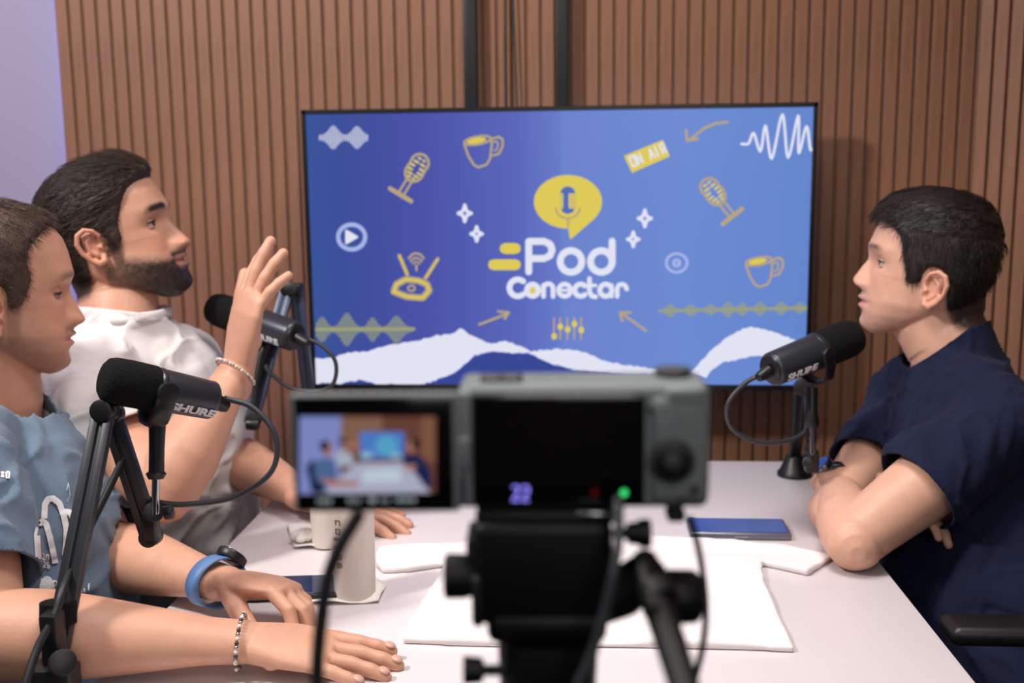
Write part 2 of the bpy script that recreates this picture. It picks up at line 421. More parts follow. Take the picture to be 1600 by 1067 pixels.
# on air plate
i_ = ink(Rc); i_.poly([(240, 212), (374, 156), (398, 212), (266, 272)]); i_.stroke([(243, 214), (374, 160), (396, 212), (268, 268)], 7, True); i_.done('on_air_plate', YEL)
def glyphs(i_, word, org, u, v, w_):
    """thin rounded capitals drawn as strokes; u = advance, v = height"""
    G = {'O': ([(0, 0), (0, 1), (.7, 1), (.7, 0), (0, 0)],), 'N': ([(0, 1), (0, 0), (.7, 1), (.7, 0)],), 'A': ([(0, 1), (.35, 0), (.7, 1)], [(.15, .65), (.55, .65)]), 'I': ([(.2, 0), (.2, 1)],),
         'R': ([(0, 1), (0, 0), (.6, 0), (.6, .5), (0, .5)], [(.3, .5), (.65, 1)]), 'S': ([(.6, 0), (0, 0), (0, .5), (.6, .5), (.6, 1), (0, 1)],), '2': ([(0, .05), (.3, -.02), (.6, .1), (.6, .4), (0, 1), (.65, 1)],),
         '0': ([(0, 0), (0, 1), (.6, 1), (.6, 0), (0, 0)],), '6': ([(.6, 0), (0, 0), (0, 1), (.6, 1), (.6, .5), (0, .5)],), ' ': (),
         'a': ([(.1, .45), (.5, .4), (.55, 1), (.1, 1), (.1, .7), (.55, .7)],), 'o': ([(0, .4), (0, 1), (.55, 1), (.55, .4), (0, .4)],), 'x': ([(0, .4), (.5, 1)], [(.5, .4), (0, 1)]), 'i': ([(.2, .4), (.2, 1)],),
         'c': ([(.5, .45), (0, .4), (0, 1), (.5, 1)],), 'f': ([(.4, 0), (.15, .1), (.15, 1)], [(0, .4), (.4, .4)]), 'e': ([(.05, .7), (.5, .7), (.5, .4), (0, .4), (0, 1), (.5, 1)],)}
    for n_, ch in enumerate(word):
        for st in G[ch]:
            i_.stroke([(org[0]+u[0]*(n_+x)+v[0]*y, org[1]+u[1]*(n_+x)+v[1]*y) for x, y in st], w_)
i_ = ink(Rc, 1); glyphs(i_, 'ON AIR', (256, 218), (21.5, -9), (14, 33), 6); i_.done('on_air_lettering', WHT)
# mixer sliders
i_ = ink(Lc); j = ink(Lc, 1)
for x, k_ in ((924, 852), (934+12, 818), (972, 828), (996, 808), (1020, 830)):
    i_.stroke([(x-4, 786), (x-4, 862)], 6); j.disc(x-3, k_, 10, 12)
i_.done('mixer_icon', YEL2); j.done('mixer_icon_knobs', YEL)
# speech bubble with microphone
i_ = ink(Gc, 0, PXM/4.85)
bub = [(715+252*math.cos(t), 268+197*math.sin(t)) for t in np.linspace(math.radians(93), math.radians(360+40), 40)]
i_.poly(bub+[(735, 552), (722, 462)]); i_.stroke(bub+[(735, 545), (722, 462)], 12, True); i_.done('speech_bubble', YEL)
i_ = ink(Gc, 1, PXM/4.85)
i_.poly([(656, 205), (664, 178), (685, 158), (712, 150), (742, 158), (764, 178), (772, 205)]); i_.poly([(660, 318), (768, 318), (752, 348), (712, 362), (676, 348)])
i_.stroke([(700, 205), (700, 318)], 40); i_.done('bubble_microphone', MIDB)
i_ = ink(Gc, 1, PXM/4.85); i_.arc(714, 312, 92, 82, 5, 175, 15); i_.stroke([(716, 395), (716, 458)], 15)
for yy in (225, 250, 275, 300): i_.stroke([(735, yy), (775, yy)], 9); i_.stroke([(655, yy), (672, yy)], 9)
i_.done('bubble_microphone_cradle', YEL2)
# title
kk = PXM/4.85
i_ = ink(Gc, 1, kk); i_.stroke([(418, 800), (418, 568), (535, 568), (580, 590), (596, 632), (580, 676), (535, 698), (425, 698)], 52)
i_.arc(738, 720, 82, 82, 0, 360, 52, 26); i_.arc(968, 720, 82, 82, 0, 360, 52, 26); i_.stroke([(1050, 566), (1050, 740)], 52); i_.done('title_lettering', WHT)
i_ = ink(Gc, 1, kk)
i_.arc(335, 920, 64, 64, 50, 310, 44); i_.arc(447, 938, 44, 44, 0, 360, 42); i_.stroke([(530, 985), (530, 900)], 36); i_.arc(566, 925, 36, 36, 180, 360, 36); i_.stroke([(602, 925), (602, 985)], 36)
i_.arc(690, 938, 46, 46, 25, 360, 36); i_.stroke([(650, 938), (730, 938)], 20); i_.arc(812, 938, 46, 46, 45, 315, 38); i_.stroke([(878, 850), (878, 950), (895, 982), (925, 988)], 36); i_.stroke([(878, 902), (925, 902)], 26)
i_.arc(1002, 938, 46, 46, 0, 360, 38); i_.stroke([(1046, 900), (1046, 985)], 30); i_.stroke([(1088, 985), (1088, 925), (1100, 898), (1130, 892), (1152, 905), (1160, 930)], 34); i_.done('title_second_line', WHT)
for f_ in (lambda q: q.disc(447, 940, 24), lambda q: q.stroke([(238, 622), (318, 622)], 82), lambda q: q.stroke([(150, 745), (318, 745)], 82)): i_ = ink(Gc, 2, kk); f_(i_); i_.done('title_bar', YEL)
# mountains
def rough(pts, amp=4):
    out = []
    for (a, b) in zip(pts[:-1], pts[1:]):
        k = max(1, int(abs(b[0]-a[0])/9))
        for q in range(k): out.append((a[0]+(b[0]-a[0])*q/k+random.uniform(-1, 1), a[1]+(b[1]-a[1])*q/k+random.uniform(-amp, amp)))
    return out+[pts[-1]]
top = rough([(72, 932), (130, 930), (180, 912), (260, 905), (330, 885), (420, 870), (500, 850), (560, 845), (590, 825), (640, 855), (700, 880), (745, 868), (800, 885), (840, 905), (930, 898), (985, 900), (1040, 912), (1090, 938), (1160, 952), (1260, 965), (1350, 980)], 3)
bot = rough([(1340, 990), (1150, 985), (1000, 975), (930, 955), (870, 930), (830, 912), (760, 910), (700, 903), (640, 920), (610, 945), (560, 985), (490, 1012), (430, 1030), (350, 1020), (300, 1025), (240, 1005), (160, 1020), (120, 1015), (74, 1022)], 3)
i_ = ink(Lc); i_.poly(top+bot); i_.done('mountain', WHT)
top = rough([(470, 985), (520, 930), (560, 890), (600, 860), (640, 835), (680, 818), (720, 825), (780, 840), (840, 865), (882, 890)], 3)
bot = rough([(882, 975), (820, 955), (740, 922), (700, 920), (640, 935), (590, 945), (550, 970), (530, 1000)], 3)
i_ = ink(Rc); i_.poly(top+bot); i_.done('mountain', WHT)
i_ = ink(Lc); tp = rough([(74, 1026), (120, 1019), (160, 1024), (240, 1009), (300, 1029), (350, 1024), (430, 1034), (490, 1016), (560, 989), (640, 924), (700, 907), (830, 916), (930, 959), (1150, 989), (1180, 1000)], 2)
i_.poly(tp+[(1180, 1030), (74, 1034)]); i_.done('mountain_shade', DKB)
# ceiling mount bars + hanging wires
tm = thing('television_mount', 'two black vertical bars holding the television from above', 'tv mount', (-.13, WY-.02, 1.3))
obj('bar', MB().box((-.222, WY-.019, (2.599+1.0)/2), (.027, .03, 1.599), bev=.002), BLK, tm)
obj('bar', MB().box((-.0325, WY-.019, (2.599+1.0)/2), (.026, .03, 1.599), bev=.002), BLK, tm)
obj('bracket_plate', MB().box((-.13, TVY+.068, 1.15), (.34, .03, .2), bev=.004), BLK, tm)
obj('wire', MB().tube(catmull([onY(789, -80, WY-.008), onY(790, 80, WY-.008), onY(791, 175, WY-.008), onY(792, 230, WY-.008)]), .0028, 8), RUB, None, 'all',
    label='thin black wire hanging down the wall midway between the two tv bars', cat='wire', loc=(-.13, WY, 1.5))
obj('wire', MB().tube(catmull([onY(799, -80, WY-.008), onY(804, 60, WY-.008), onY(808, 175, WY-.008), onY(808, 230, WY-.008)]), .0022, 8), CABG, None, 'all',
    label='thinner dark wire right of the other hanging wire above the television', cat='wire', loc=(-.11, WY, 1.5))
# ================================================================== PEOPLE
def unit(v): return Vector(v).normalized()
def interp(x, tab):
    tab = sorted(tab); return np.interp(x, [a for a, _ in tab], [b for _, b in tab])
def smooth_tab(tab, zs):
    """monotone-ish smooth interpolation of a table"""
    y = interp(zs, tab); 
    for _ in range(2):
        y2 = y.copy(); y2[2:-2] = (y[:-4]+y[1:-3]*2+y[2:-2]*3+y[3:-1]*2+y[4:])/9; y = y2
    return y
FT = [(.118, -.012), (.1165, .015), (.112, .040), (.105, .057), (.092, .073), (.075, .086), (.055, .093), (.035, .0975), (.022, .1), (.010, .096), (0, .0905), (-.015, .0895), (-.03, .0905), (-.045, .0925),
      (-.058, .0935), (-.070, .0932), (-.080, .0925), (-.090, .0915), (-.100, .0905), (-.108, .0875), (-.1145, .080), (-.118, .070)]
BT = [(.118, -.014), (.1165, -.035), (.112, -.055), (.100, -.075), (.08, -.092), (.055, -.101), (.03, -.103), (0, -.100), (-.02, -.092), (-.045, -.075), (-.06, -.052), (-.075, -.028), (-.085, -.006), (-.095, .012), (-.105, .032), (-.112, .047), (-.118, .066)]
WT = [(.118, .003), (.1165, .022), (.112, .037), (.105, .049), (.092, .062), (.075, .071), (.055, .076), (.03, .078), (.005, .0765), (-.02, .073), (-.04, .0695), (-.06, .066), (-.08, .058), (-.095, .047), (-.105, .036), (-.112, .025), (-.118, .006)]
def head_grid(P, NZ=190, NA=190):
    th = np.linspace(0, PI, NZ); zs = .118*np.cos(th)
    Fz = smooth_tab(FT, zs); Bz = smooth_tab(BT, zs); Wz = smooth_tab(WT, zs)
    jw = P.get('jaw', 1.0); Wz = np.where(zs < -.03, Wz*(1+(jw-1)*np.clip((-.03-zs)/.03, 0, 1)), Wz)
    ch = P.get('chin', 0.0); Fz = Fz + ch*np.exp(-((zs+.102)/.016)**2)
    a = np.linspace(0, 2*PI, NA, endpoint=False); a = a-.62*np.sin(a)
    Z, A = np.meshgrid(zs, a, indexing='ij'); Fq = Fz[:, None]; Bq = Bz[:, None]; Wq = Wz[:, None]
    C = np.where(zs > -.02, -.012, Bz+.42*(Fz-Bz))[:, None]; C = np.clip(C, Bq, Fq)
    k = np.clip((zs+.02)/-.06, 0, 1)*.0; nf = 2.25 + .15*np.clip((.03-zs)/.1, 0, 1); nf = nf[:, None]
    ca, sa = np.cos(A), np.sin(A)
    ex = 2/nf
    X = np.where(ca > 0, C+(Fq-C)*np.abs(ca)**ex, C-(C-Bq)*np.abs(ca)**.95)
    Y = Wq*np.sign(sa)*np.abs(sa)**ex
    fr = np.clip((X-C)/.03, 0, 1)*(ca > 0)
    ay = np.abs(Y); g = lambda v, s: np.exp(-(v/s)**2)
    nh = P.get('nose', 1.0)
    Nz = np.interp(-zs+P.get('nosez', 0.), [-.014, -.004, .004, .012, .02, .028, .034, .039, .043, .047, .051, .056], [.0015, .0035, .0062, .0105, .0148, .0188, .0215, .0228, .0220, .0165, .0065, 0])*nh
    if P.get('bump'): Nz = Nz + P['bump']*np.exp(-((zs+.012)/.009)**2)
    wz = np.interp(-zs, [0, .02, .035, .045], [.0095, .0105, .0140, .0150])
    dx = Nz[:, None]*np.exp(-(ay/wz[:, None])**2.8)
    dx += .0125*g(ay-.0155, .0062)*g(Z+.0405, .0078)                         # nostril wings
    dx -= .0105*g(ay-.0315, .0155)*g(Z-.001, .0115)                          # eye sockets
    dx += .0035*g(ay-.028, .02)*g(Z-.0225, .007)                           # brow ridge
    dx += .0025*g(ay-.046, .020)*g(Z+.028, .020)                             # cheekbones
    dx -= .0015*g(ay-.032, .018)*g(Z+.062, .018)                              # cheek hollows
    dx += .0050*g(Z+.051, .009)*g(ay, .014) + .0078*g(Z+.0615, .0048)*g(ay, .019) + .0070*g(Z+.0750, .0050)*g(ay, .018) - .0055*g(Z+.0680, .0020)*g(ay, .021)
    dx += .0015*g(Z+.068, .012)*g(ay, .024) + .0058*g(Z+.102, .0115)*g(ay, .019)
    dx -= .002*g(ay-.028, .008)*g(Z+.068, .006)
    dx -= .0018*g(ay, .004)*g(Z+.053, .005)
    X = X + dx*fr
    Y = Y - np.sign(Y)*.004*g(X-.055, .02)*g(Z-.03, .03)                     # temples
    Z = np.where(Z > .03, .03+(Z-.03)*P.get('top', .93), Z); X = np.where(X < -.02, -.02+(X+.02)*P.get('backk', .9), X)
    V = np.stack([X, Y, Z], -1).reshape(-1, 3)
    f = []
    for i in range(NZ-1):
        for j in range(NA):
            q, r = i*NA+j, i*NA+(j+1) % NA; f.append((q, q+NA, r+NA, r))
    f.append(tuple(range(NA))); f.append(tuple((NZ-1)*NA+k for k in range(NA-1, -1, -1)))
    return V, f
HAIRLINE = {
 'full': [(.30, .074), (.084, .074), (.066, .066), (.054, .050), (.046, .030), (.040, .018), (.037, .0), (.033, -.024), (.017, -.026), (.013, .002), (.004, .014), (-.014, .012), (-.022, -.012), (-.028, -.050), (-.04, -.080), (-.08, -.086), (-.30, -.07), (-.3, .3), (.3, .3)],
 'buzz': [(.30, .088), (.066, .088), (.052, .074), (.040, .056), (.041, .036), (.046, .018), (.036, -.010), (.030, -.020), (.016, -.022), (.012, .004), (.004, .014), (-.014, .012), (-.022, -.012), (-.028, -.046), (-.045, -.074), (-.08, -.078), (-.3, -.07), (-.3, .3), (.3, .3)],
 'short': [(.30, .070), (.088, .070), (.070, .062), (.054, .044), (.046, .012), (.040, -.004), (.036, -.022), (.018, -.024), (.012, .0), (.004, .008), (-.014, .006), (-.022, -.016), (-.03, -.055), (-.045, -.080), (-.08, -.084), (-.3, -.075), (-.3, .3), (.3, .3)]}
def in_poly(x, z, poly):
    r = np.zeros(len(x), bool); n = len(poly)
    for i in range(n):
        x1, z1 = poly[i]; x2, z2 = poly[(i+1) % n]
        c = ((z1 > z) != (z2 > z)); 
        with np.errstate(divide='ignore', invalid='ignore'): xi = (x2-x1)*(z-z1)/(z2-z1+1e-12)+x1
        r ^= c & (x < xi)
    return r
def soft_hair(x, z, poly):
    s = 0
    for dx_, dz_ in ((0, 0), (.003, 0), (-.003, 0), (0, .003), (0, -.003), (.0045, .0045), (-.0045, -.0045), (.0045, -.0045), (-.0045, .0045)):
        s = s + in_poly(x+dx_, z+dz_, poly)
    return s/9.
def ear_mb(mb, X0, sgn, ez=0.):
    X = lambda x, y, z: X0(x*.88, y, z*.95+ez)
    _ear(mb, X, sgn)
def _ear(mb, X, sgn):
    """one ear: rim, antihelix, lobe and a thin concha, in head space"""
    y0 = .073*sgn
    rim = [(.006, .004, .004), (.009, .013, .008), (.004, .023, .013), (-.008, .028, .018), (-.020, .022, .022), (-.025, .008, .023), (-.022, -.008, .020), (-.014, -.021, .015), (-.004, -.030, .011), (.004, -.028, .006), (.006, -.018, .002)]
    mb.tube([X(x, y0+sgn*o, z) for x, z, o in [(p[0], p[1]-.004, p[2]) for p in rim]], [.003, .0035, .0038, .0042, .0045, .0045, .0042, .0045, .0062, .0055, .004], 8, round_=True)
    mb.tube([X(-.004, y0+sgn*.010, .012), X(-.013, y0+sgn*.014, .004), X(-.012, y0+sgn*.012, -.012), X(-.004, y0+sgn*.008, -.020)], [.003, .004, .004, .004], 8, round_=True)
    mb.tube([X(.008, y0+sgn*.002, -.004), X(.006, y0+sgn*.007, -.009), X(.008, y0+sgn*.002, -.014)], .004, 8, round_=True)
    # thin back plate
    P = [(.008, .010), (-.004, .022), (-.018, .016), (-.021, .002), (-.017, -.012), (-.006, -.026), (.005, -.024), (.009, -.008)]
    vs = [X(x, y0+sgn*(.003+max(0, .005-x)*.5), z) for x, z in P]; vo = [X(x, y0-sgn*.004, z) for x, z in P]
    n = len(P); mb.add(vs+vo, [tuple(range(n)), tuple(range(2*n-1, n-1, -1))]+[(i, (i+1) % n, (i+1) % n+n, i+n) for i in range(n)])
def hand_mb(mb, W, d, n, right, curls, spread=.09, thumb=(.6, .3), s_=1.0, tcurl=.25, nails=None):
    d = unit(d); n = Vector(n); n = (n-d*n.dot(d)).normalized(); s = n.cross(d); 
    if not right: s = -s
    q = lambda a, b, c: W + (d*a + s*b + n*c)*s_
    mb.tube([q(-.03, 0, 0), q(.0, 0, 0), q(.02, .001, 0), q(.045, .002, .001), (q(.07, .001, .001)), q(.09, 0, -.001)], [(.026*s_, .0205*s_), (.0275*s_, .0195*s_), (.033*s_, .019*s_), (.039*s_, .017*s_), (.0405*s_, .0145*s_), (.037*s_, .011*s_)], 20, side=s, round_=True)
    mb.ball(q(.035, .022, -.008), (.014*s_, .017*s_, .013*s_), 12); mb.ball(q(.035, -.020, -.004), .0125*s_, 12)
    bases = [(.086, .029), (.090, .0098), (.086, -.0095), (.079, -.0275)]; lens = [.071, .079, .074, .058]; rad = [.0092, .0094, .0089, .008]
    for i in range(4):
        a, b = bases[i]; sp = spread*(1.5-i) if not isinstance(spread, (list, tuple)) else spread[i]
        dd = (d*math.cos(sp)+s*math.sin(sp)).normalized(); ax = n.cross(dd)
        p = q(a-.02, b*.93, 0); pts = [p, q(a, b, -.001)]; rr = [rad[i]*s_]*2; c = 0; cur = pts[-1]
        for k, fr in enumerate((.46, .30, .24)):
            c += curls[i][k]; dv = (dd*math.cos(c) - n*math.sin(c))
            mid = cur+dv*(lens[i]*fr*s_*.5); cur2 = cur+dv*(lens[i]*fr*s_)
            pts += [mid, cur2]; f = [1.0, .98, .93, .95, .87, .78][2*k:2*k+2]; rr += [rad[i]*s_*f[0]*.95, rad[i]*s_*f[1]]
            cur = cur2
        mb.tube(pts, rr, 12, side=s, round_=True)
        if nails is not None:
            nn = (n*math.cos(c)+dd*math.sin(c)); nails.append((cur - dv*.004*s_ + nn*rad[i]*.80*s_, dv, nn, rad[i]*s_))
    b0 = q(.022, .022, -.004); ta, tdn = thumb; dv = unit(d*math.cos(ta)+s*math.sin(ta)-n*tdn)
    pts = [b0]; cur = b0; rr = [.0145*s_]
    fin = unit(d-n*tdn*.6)
    for k, l in enumerate((.042, .033, .027)):
        dvk = (dv*(1-tcurl*k)+fin*tcurl*k).normalized(); cur = cur+dvk*l*s_; pts.append(cur); rr.append([.0125, .011, .0088][k]*s_)
    mb.tube(pts, rr, 12, side=n, round_=True)
def forearm(mb, E, W, side, k=1.0, top=.047):
    E, W = Vector(E), Vector(W)
    p = lambda t: E.lerp(W, t)
    mb.tube([p(-.02), p(.1), p(.25), p(.45), p(.65), p(.85), p(1.0)], [(top*.95*k, top*.95*k), (top*1.02*k, top*k), (top*1.05*k, top*1.0*k), (top*.93*k, top*.85*k), (.036*k, .032*k), (.0295*k, .0235*k), (.0285*k, .021*k)], 48, side=side, round_=True)
def upperarm(mb, S, E, k=1.0):
    S, E = Vector(S), Vector(E); p = lambda t: S.lerp(E, t)
    mb.tube([p(0), p(.2), p(.45), p(.7), p(.88), p(1)], [.052*k, .056*k, .055*k, .050*k, .046*k, .044*k], 48, round_=True)

def person(sp):
    s = sp['scale']; yaw, pt, rl = map(math.radians, sp['head'])
    f = Vector((math.cos(yaw)*math.cos(pt), math.sin(yaw)*math.cos(pt), math.sin(pt)))
    l = Vector((-math.sin(yaw), math.cos(yaw), 0)); u = f.cross(l)
    l, u = l*math.cos(rl)+u*math.sin(rl), u*math.cos(rl)-l*math.sin(rl)
    O = sp['ear'] + (l if sp['near'] == 'right' else -l)*.078*s
    O = O + u*(.006-sp.get('earz', 0.))*s
    X = lambda x, y, z: O + (f*x + l*y + u*z)*s
    Rm = np.array([list(f), list(l), list(u)])
    loc = lambda P: ((P-np.array(O))@Rm.T)/s
    NB = sp['neck']; tyaw = math.radians(sp['torso']); tf = Vector((math.cos(tyaw), math.sin(tyaw), 0)); tl = Vector((-tf.y, tf.x, 0))
    root = thing('person', sp['label'], 'person', (sp['pelvis'].x, sp['pelvis'].y, 0))
    mb = MB(); gv, gf = head_grid(sp); mb.add([X(*p) for p in gv], gf)
    for sg in (1, -1): ear_mb(mb, X, sg, sp.get('earz', 0.))
    # neck
    nk = sp.get('neckr', 1.0)
    mb.tube([X(-.022, 0, .0), X(-.022, 0, -.05), X(-.018, 0, -.085).lerp(NB, .15), X(-.018, 0, -.085).lerp(NB, .6), NB, NB-Vector((0, 0, .06))],
            [(.052*s*nk, .056*s*nk), (.057*s*nk, .064*s*nk), (.058*s*nk, .063*s*nk), (.060*s*nk, .064*s*nk), (.0615*s*nk, .0625*s*nk), (.058*s, .056*s)], 40, side=l)
    # trunk under the shirt
    PV = sp['pelvis']; CHc = sp['chest']
    spine = [PV, PV.lerp(CHc, .5), CHc, CHc.lerp(NB, .55), NB-Vector((0, 0, .03))]
    mb.tube(spine, [(.145*s, .10*s), (.14*s, .10*s), (.145*s, .10*s), (.11*s, .07*s), (.055*s, .05*s)], 28, side=tl)
    sh = {}
    for k in ('R', 'L'):
        A = sp[k]; S, E, W = A['S'], A['E'], A['W']; ak = A.get('k', 1.0)*s
        mb.tube([NB-Vector((0, 0, .05)), NB.lerp(S, .55)-Vector((0, 0, .02)), S], [.045*s, .045*s, .046*s], 20, round_=True)
        upperarm(mb, S, E, ak)
        forearm(mb, E, W, A.get('side', (0, 0, 1)), ak)
        A['nails'] = []
        hand_mb(mb, W, A['hd'], A['hn'], k == 'R', A['curl'], A.get('spread', .09), A.get('thumb', (.6, .3)), s*A.get('hs', 1.0), A.get('tc', .25), A['nails'])
    me = remesh(mb, sp.get('vox', .0019), 2, .5)
    P = get_co(me); q = loc(P); x, y, z = q[:, 0], q[:, 1], q[:, 2]; ay = np.abs(y)
    # colours of the skin itself: lips, beard, brows, scalp under the hair
    base = np.array(lin(sp['skin'])); lip = np.array(lin(sp['lips'])); hairc = np.array(lin(sp['haircol'])); bc = np.array(lin(sp['beardcol']))
    C = np.tile(base, (len(P), 1))
    inhead = (np.abs(x) < .14) & (ay < .105) & (z < .14) & (z > -.15)
    nz = vnoise(P*260, 3)*.5+vnoise(P*520, 5)*.5; big = vnoise(P*38, 9)
    C *= (1+.035*big)[:, None]
    def mixc(col, k):
        nonlocal C
        k = np.clip(k, 0, 1)[:, None]; C = C*(1-k)+np.array(col)*k
    g = lambda v, s_: np.exp(-(v/s_)**2)
    rosy = base*np.array([1.02, .82, .78])
    mixc(rosy, inhead*(x > .04)*(.55*g(ay-.042, .02)*g(z+.028, .018)+.5*g(ay, .014)*g(z+.038, .012)))
    mixc(rosy, inhead*(ay > .076)*(x < .014)*(x > -.04)*.6)
    mixc(lip, inhead*(x > .08)*g(z+.0675, .0075)**1.5*np.clip((.027-ay)/.006, 0, 1)*.95)
    # beard
    bd = sp['beard']
    edge = -.030 - .016*np.clip((x-.03)/.05, 0, 1) + nz*.002
    reg = np.clip((edge - z)/(.018 if bd > .5 else .045), 0, 1)*np.clip((x+.002+(-z-.03)*.25)/.008, 0, 1)
    side_b = np.clip((.034-x)/.006, 0, 1)*np.clip((x-.010)/.006, 0, 1)*np.clip((.0-z)/.01, 0, 1)*(ay > .05)
    mus = g(z+.0545, .0064)*np.clip((.036-ay)/.008, 0, 1)*(x > .07)
    mouthfree = 1-g(z+.0675, .0085)*np.clip((.026-ay)/.006, 0, 1)*(x > .07)
    nfree = 1 - np.clip((.024-ay)/.006, 0, 1)*(z > -.051)
    lowb = -.066-.062*np.clip((x-.0)/.075, 0, 1); under = np.clip((z-lowb+.012)/.014, 0, 1)
    cheekfree = 1 - .9*g(ay-.034, .016)*g(z+.045, .012)*(x > .05)
    bm_ = inhead*np.clip(np.maximum(reg*cheekfree*nfree, np.maximum(side_b, mus)), 0, 1)*mouthfree*under
    mixc(bc, bm_*bd*(1+.12*nz)*(np.clip(.80+(x-.02)/.04*.2, .72, 1) if bd > .5 else 1))
    BEARDMASK = bm_
    # brows and scalp
    mixc(bc*.6 if bd > .5 else hairc, inhead*(x > .06)*np.clip(g(z-.0225-.002*np.clip(1-((ay-.028)/.02)**2, -1, 1), .0042+.001*(bd > .5))*1.15, 0, 1)*np.clip((ay-.010)/.006, 0, 1)*np.clip((.052-ay)/.01, 0, 1)*sp.get('brow', .85)*(1+.2*nz))
    hm = soft_hair(x+nz*.002, z+nz*.002, HAIRLINE[sp['hairline']])*inhead*(np.linalg.norm(q, axis=1) > .06)
    ez_ = sp.get('earz', 0.); earz = (ay > .0765)*(x < .013)*(x > -.03)*(z < .026+ez_)*(z > -.045+ez_)
    hm = hm*(1-earz)
    mixc(hairc*.8, hm*.93)
    # the beard stands a little proud of the skin
    if bd > .5:
        nn = get_no(me); P = P + nn*(bm_*(.0030+.0012*nz+.001*np.clip((-z-.085)/.02, 0, 1)*(x > .05))*s)[:, None]
    P = P + get_no(me)*(.0004*vnoise(P*150, 2))[:, None]*0; set_co(me, P)
    at = me.color_attributes.new('Col', 'FLOAT_COLOR', 'POINT'); at.data.foreach_set('color', np.hstack([C, np.ones((len(C), 1))]).astype(np.float32).ravel())
    sk = mat('skin_'+sp['key'], sp['skin'], .50, noise_amt=.04, scale=60, bump=.12, bscale=350, sss=.12, attr='Col')
    body = obj('body', me, sk, root, 'all')
    # eyes
    EW = mat('eye_white', (206, 196, 190), .25); IR = mat('iris', (60, 42, 30), .2); LIDM = mat('eyelid_'+sp['key'], tuple(int(v*.9) for v in sp['skin']), .55, sss=.1)
    for sg in (1, -1):
        c = (.0685, .0315*sg, .0005)
        e = obj('eyeball', MB().ball(X(*c), .0118*s, 20), EW, root, 'all')
        gd = unit(f*1.0 + u*sp.get('gaze', 0)); cc = X(*c)
        obj('iris', MB().tube([cc+gd*.0098*s, cc+gd*.0117*s, cc+gd*.0121*s], [.0062*s, .0056*s, .003*s], 16), IR, e, 'all')
        lm = MB(); up_, lo_ = sp.get('lids', (16, -20))
        for (a0, a1) in ((up_, 88), (-80, lo_)):
            vs = []; fs = []; NA_, NB_ = 22, 9
            for r_ in (.0134, .0122):
                for i in range(NB_):
                    el = math.radians(a0+(a1-a0)*i/(NB_-1))
                    for j in range(NA_):
                        az = math.radians(-88+176*j/(NA_-1)); az_ = az
                        el2 = el if i else el*math.cos(az*.8)
                        if not i and a0 < -30: el2 = el
                        vs.append(X(c[0]+r_*math.cos(el2)*math.cos(az_), c[1]+r_*1.12*math.cos(el2)*math.sin(az_), c[2]+r_*math.sin(el2)))
            M_ = NA_*NB_
            for i in range(NB_-1):
                for j in range(NA_-1):
                    a = i*NA_+j; fs.append((a, a+1, a+1+NA_, a+NA_)); fs.append((a+M_, a+NA_+M_, a+1+NA_+M_, a+1+M_))
            i = 0 if a0 > 0 or a0 > -30 else NB_-1
            for j in range(NA_-1):
                a = i*NA_+j; fs.append((a, a+M_, a+1+M_, a+1))
            lm.add(vs, fs)
        obj('eyelid', lm, LIDM, root, 'all')
        ls = []
        for j in range(15):
            az = math.radians(-66+132*j/14); el2 = math.radians(up_)*math.cos(az*.8); ls.append(X(c[0]+.0139*math.cos(el2)*math.cos(az), c[1]+.0139*1.12*math.cos(el2)*math.sin(az), c[2]+.0139*math.sin(el2)))
        obj('eyelashes', MB().tube(ls, [.0004+.0011*s*math.sin(PI*(j+.5)/15) for j in range(15)], 6), mat('eyelash', (34, 24, 22), .7), root, 'all')
    # hair cap + strands
    hv, hf = head_grid(sp, 130, 150); hx, hy, hz = hv[:, 0], hv[:, 1], hv[:, 2]
    msk = soft_hair(hx, hz, HAIRLINE[sp['hairline']])*(hz > -.1)
    nrm = np.stack([(hx+.012)/.11**2, hy/.077**2, (hz-.01)/.11**2], -1); nrm /= np.linalg.norm(nrm, axis=1)[:, None]
    th = sp['thick'](hx, np.abs(hy), hz)
    fl = np.stack(sp['flow'](hx, hy, hz), -1); fl = fl-nrm*(fl*nrm).sum(1)[:, None]; fl /= np.linalg.norm(fl, axis=1)[:, None]+1e-9
    side_ = np.cross(nrm, fl); cross_c = (hv*side_).sum(1); al = (hv*fl).sum(1)
    lock = np.abs(vnoise(np.stack([cross_c*110, al*14, hz*20], -1), 4)); lock2 = vnoise(hv*60, 8)
    off = -.005*(1-msk) + msk*th*(1+sp.get('rough', .35)*(lock-.4)+.15*lock2)
    keep = msk > .02
    hp = hv + nrm*off[:, None]
    hmb = MB(); fs = [q_ for q_ in hf if any(keep[i] for i in q_)]; hmb.add([X(*p) for p in hp], fs)
    HM = mat('hair_'+sp['key'], sp['haircol'], .42, noise_amt=.3, scale=90, stretch=(1, 1, 1), spec=.4, bump=.6, bscale=500)
    hair = obj('hair', hmb, HM, root, 'all')
    # clean loose verts
    bm = bmesh.new(); bm.from_mesh(hair.data); bmesh.ops.delete(bm, geom=[v for v in bm.verts if not v.link_faces], context='VERTS'); bm.to_mesh(hair.data); bm.free()
    NS = sp['strands']; idx = rng.choice(np.where((msk > .35))[0], NS, p=None)
    jit = rng.normal(0, .0015, (NS, 3)); p0 = hp[idx]+jit; n0 = nrm[idx]; f0 = fl[idx] + rng.normal(0, .16, (NS, 3)); f0 -= n0*(f0*n0).sum(1)[:, None]; f0 /= np.linalg.norm(f0, axis=1)[:, None]
    LEN = sp['slen']*(.6+.8*rng.random(NS))*np.clip(th[idx]/th.max()+.35, .3, 1.2); K = 5; rings = []
    W0 = sp.get('swid', .0006); sd = np.cross(n0, f0); lift = sp.get('lift', .15)
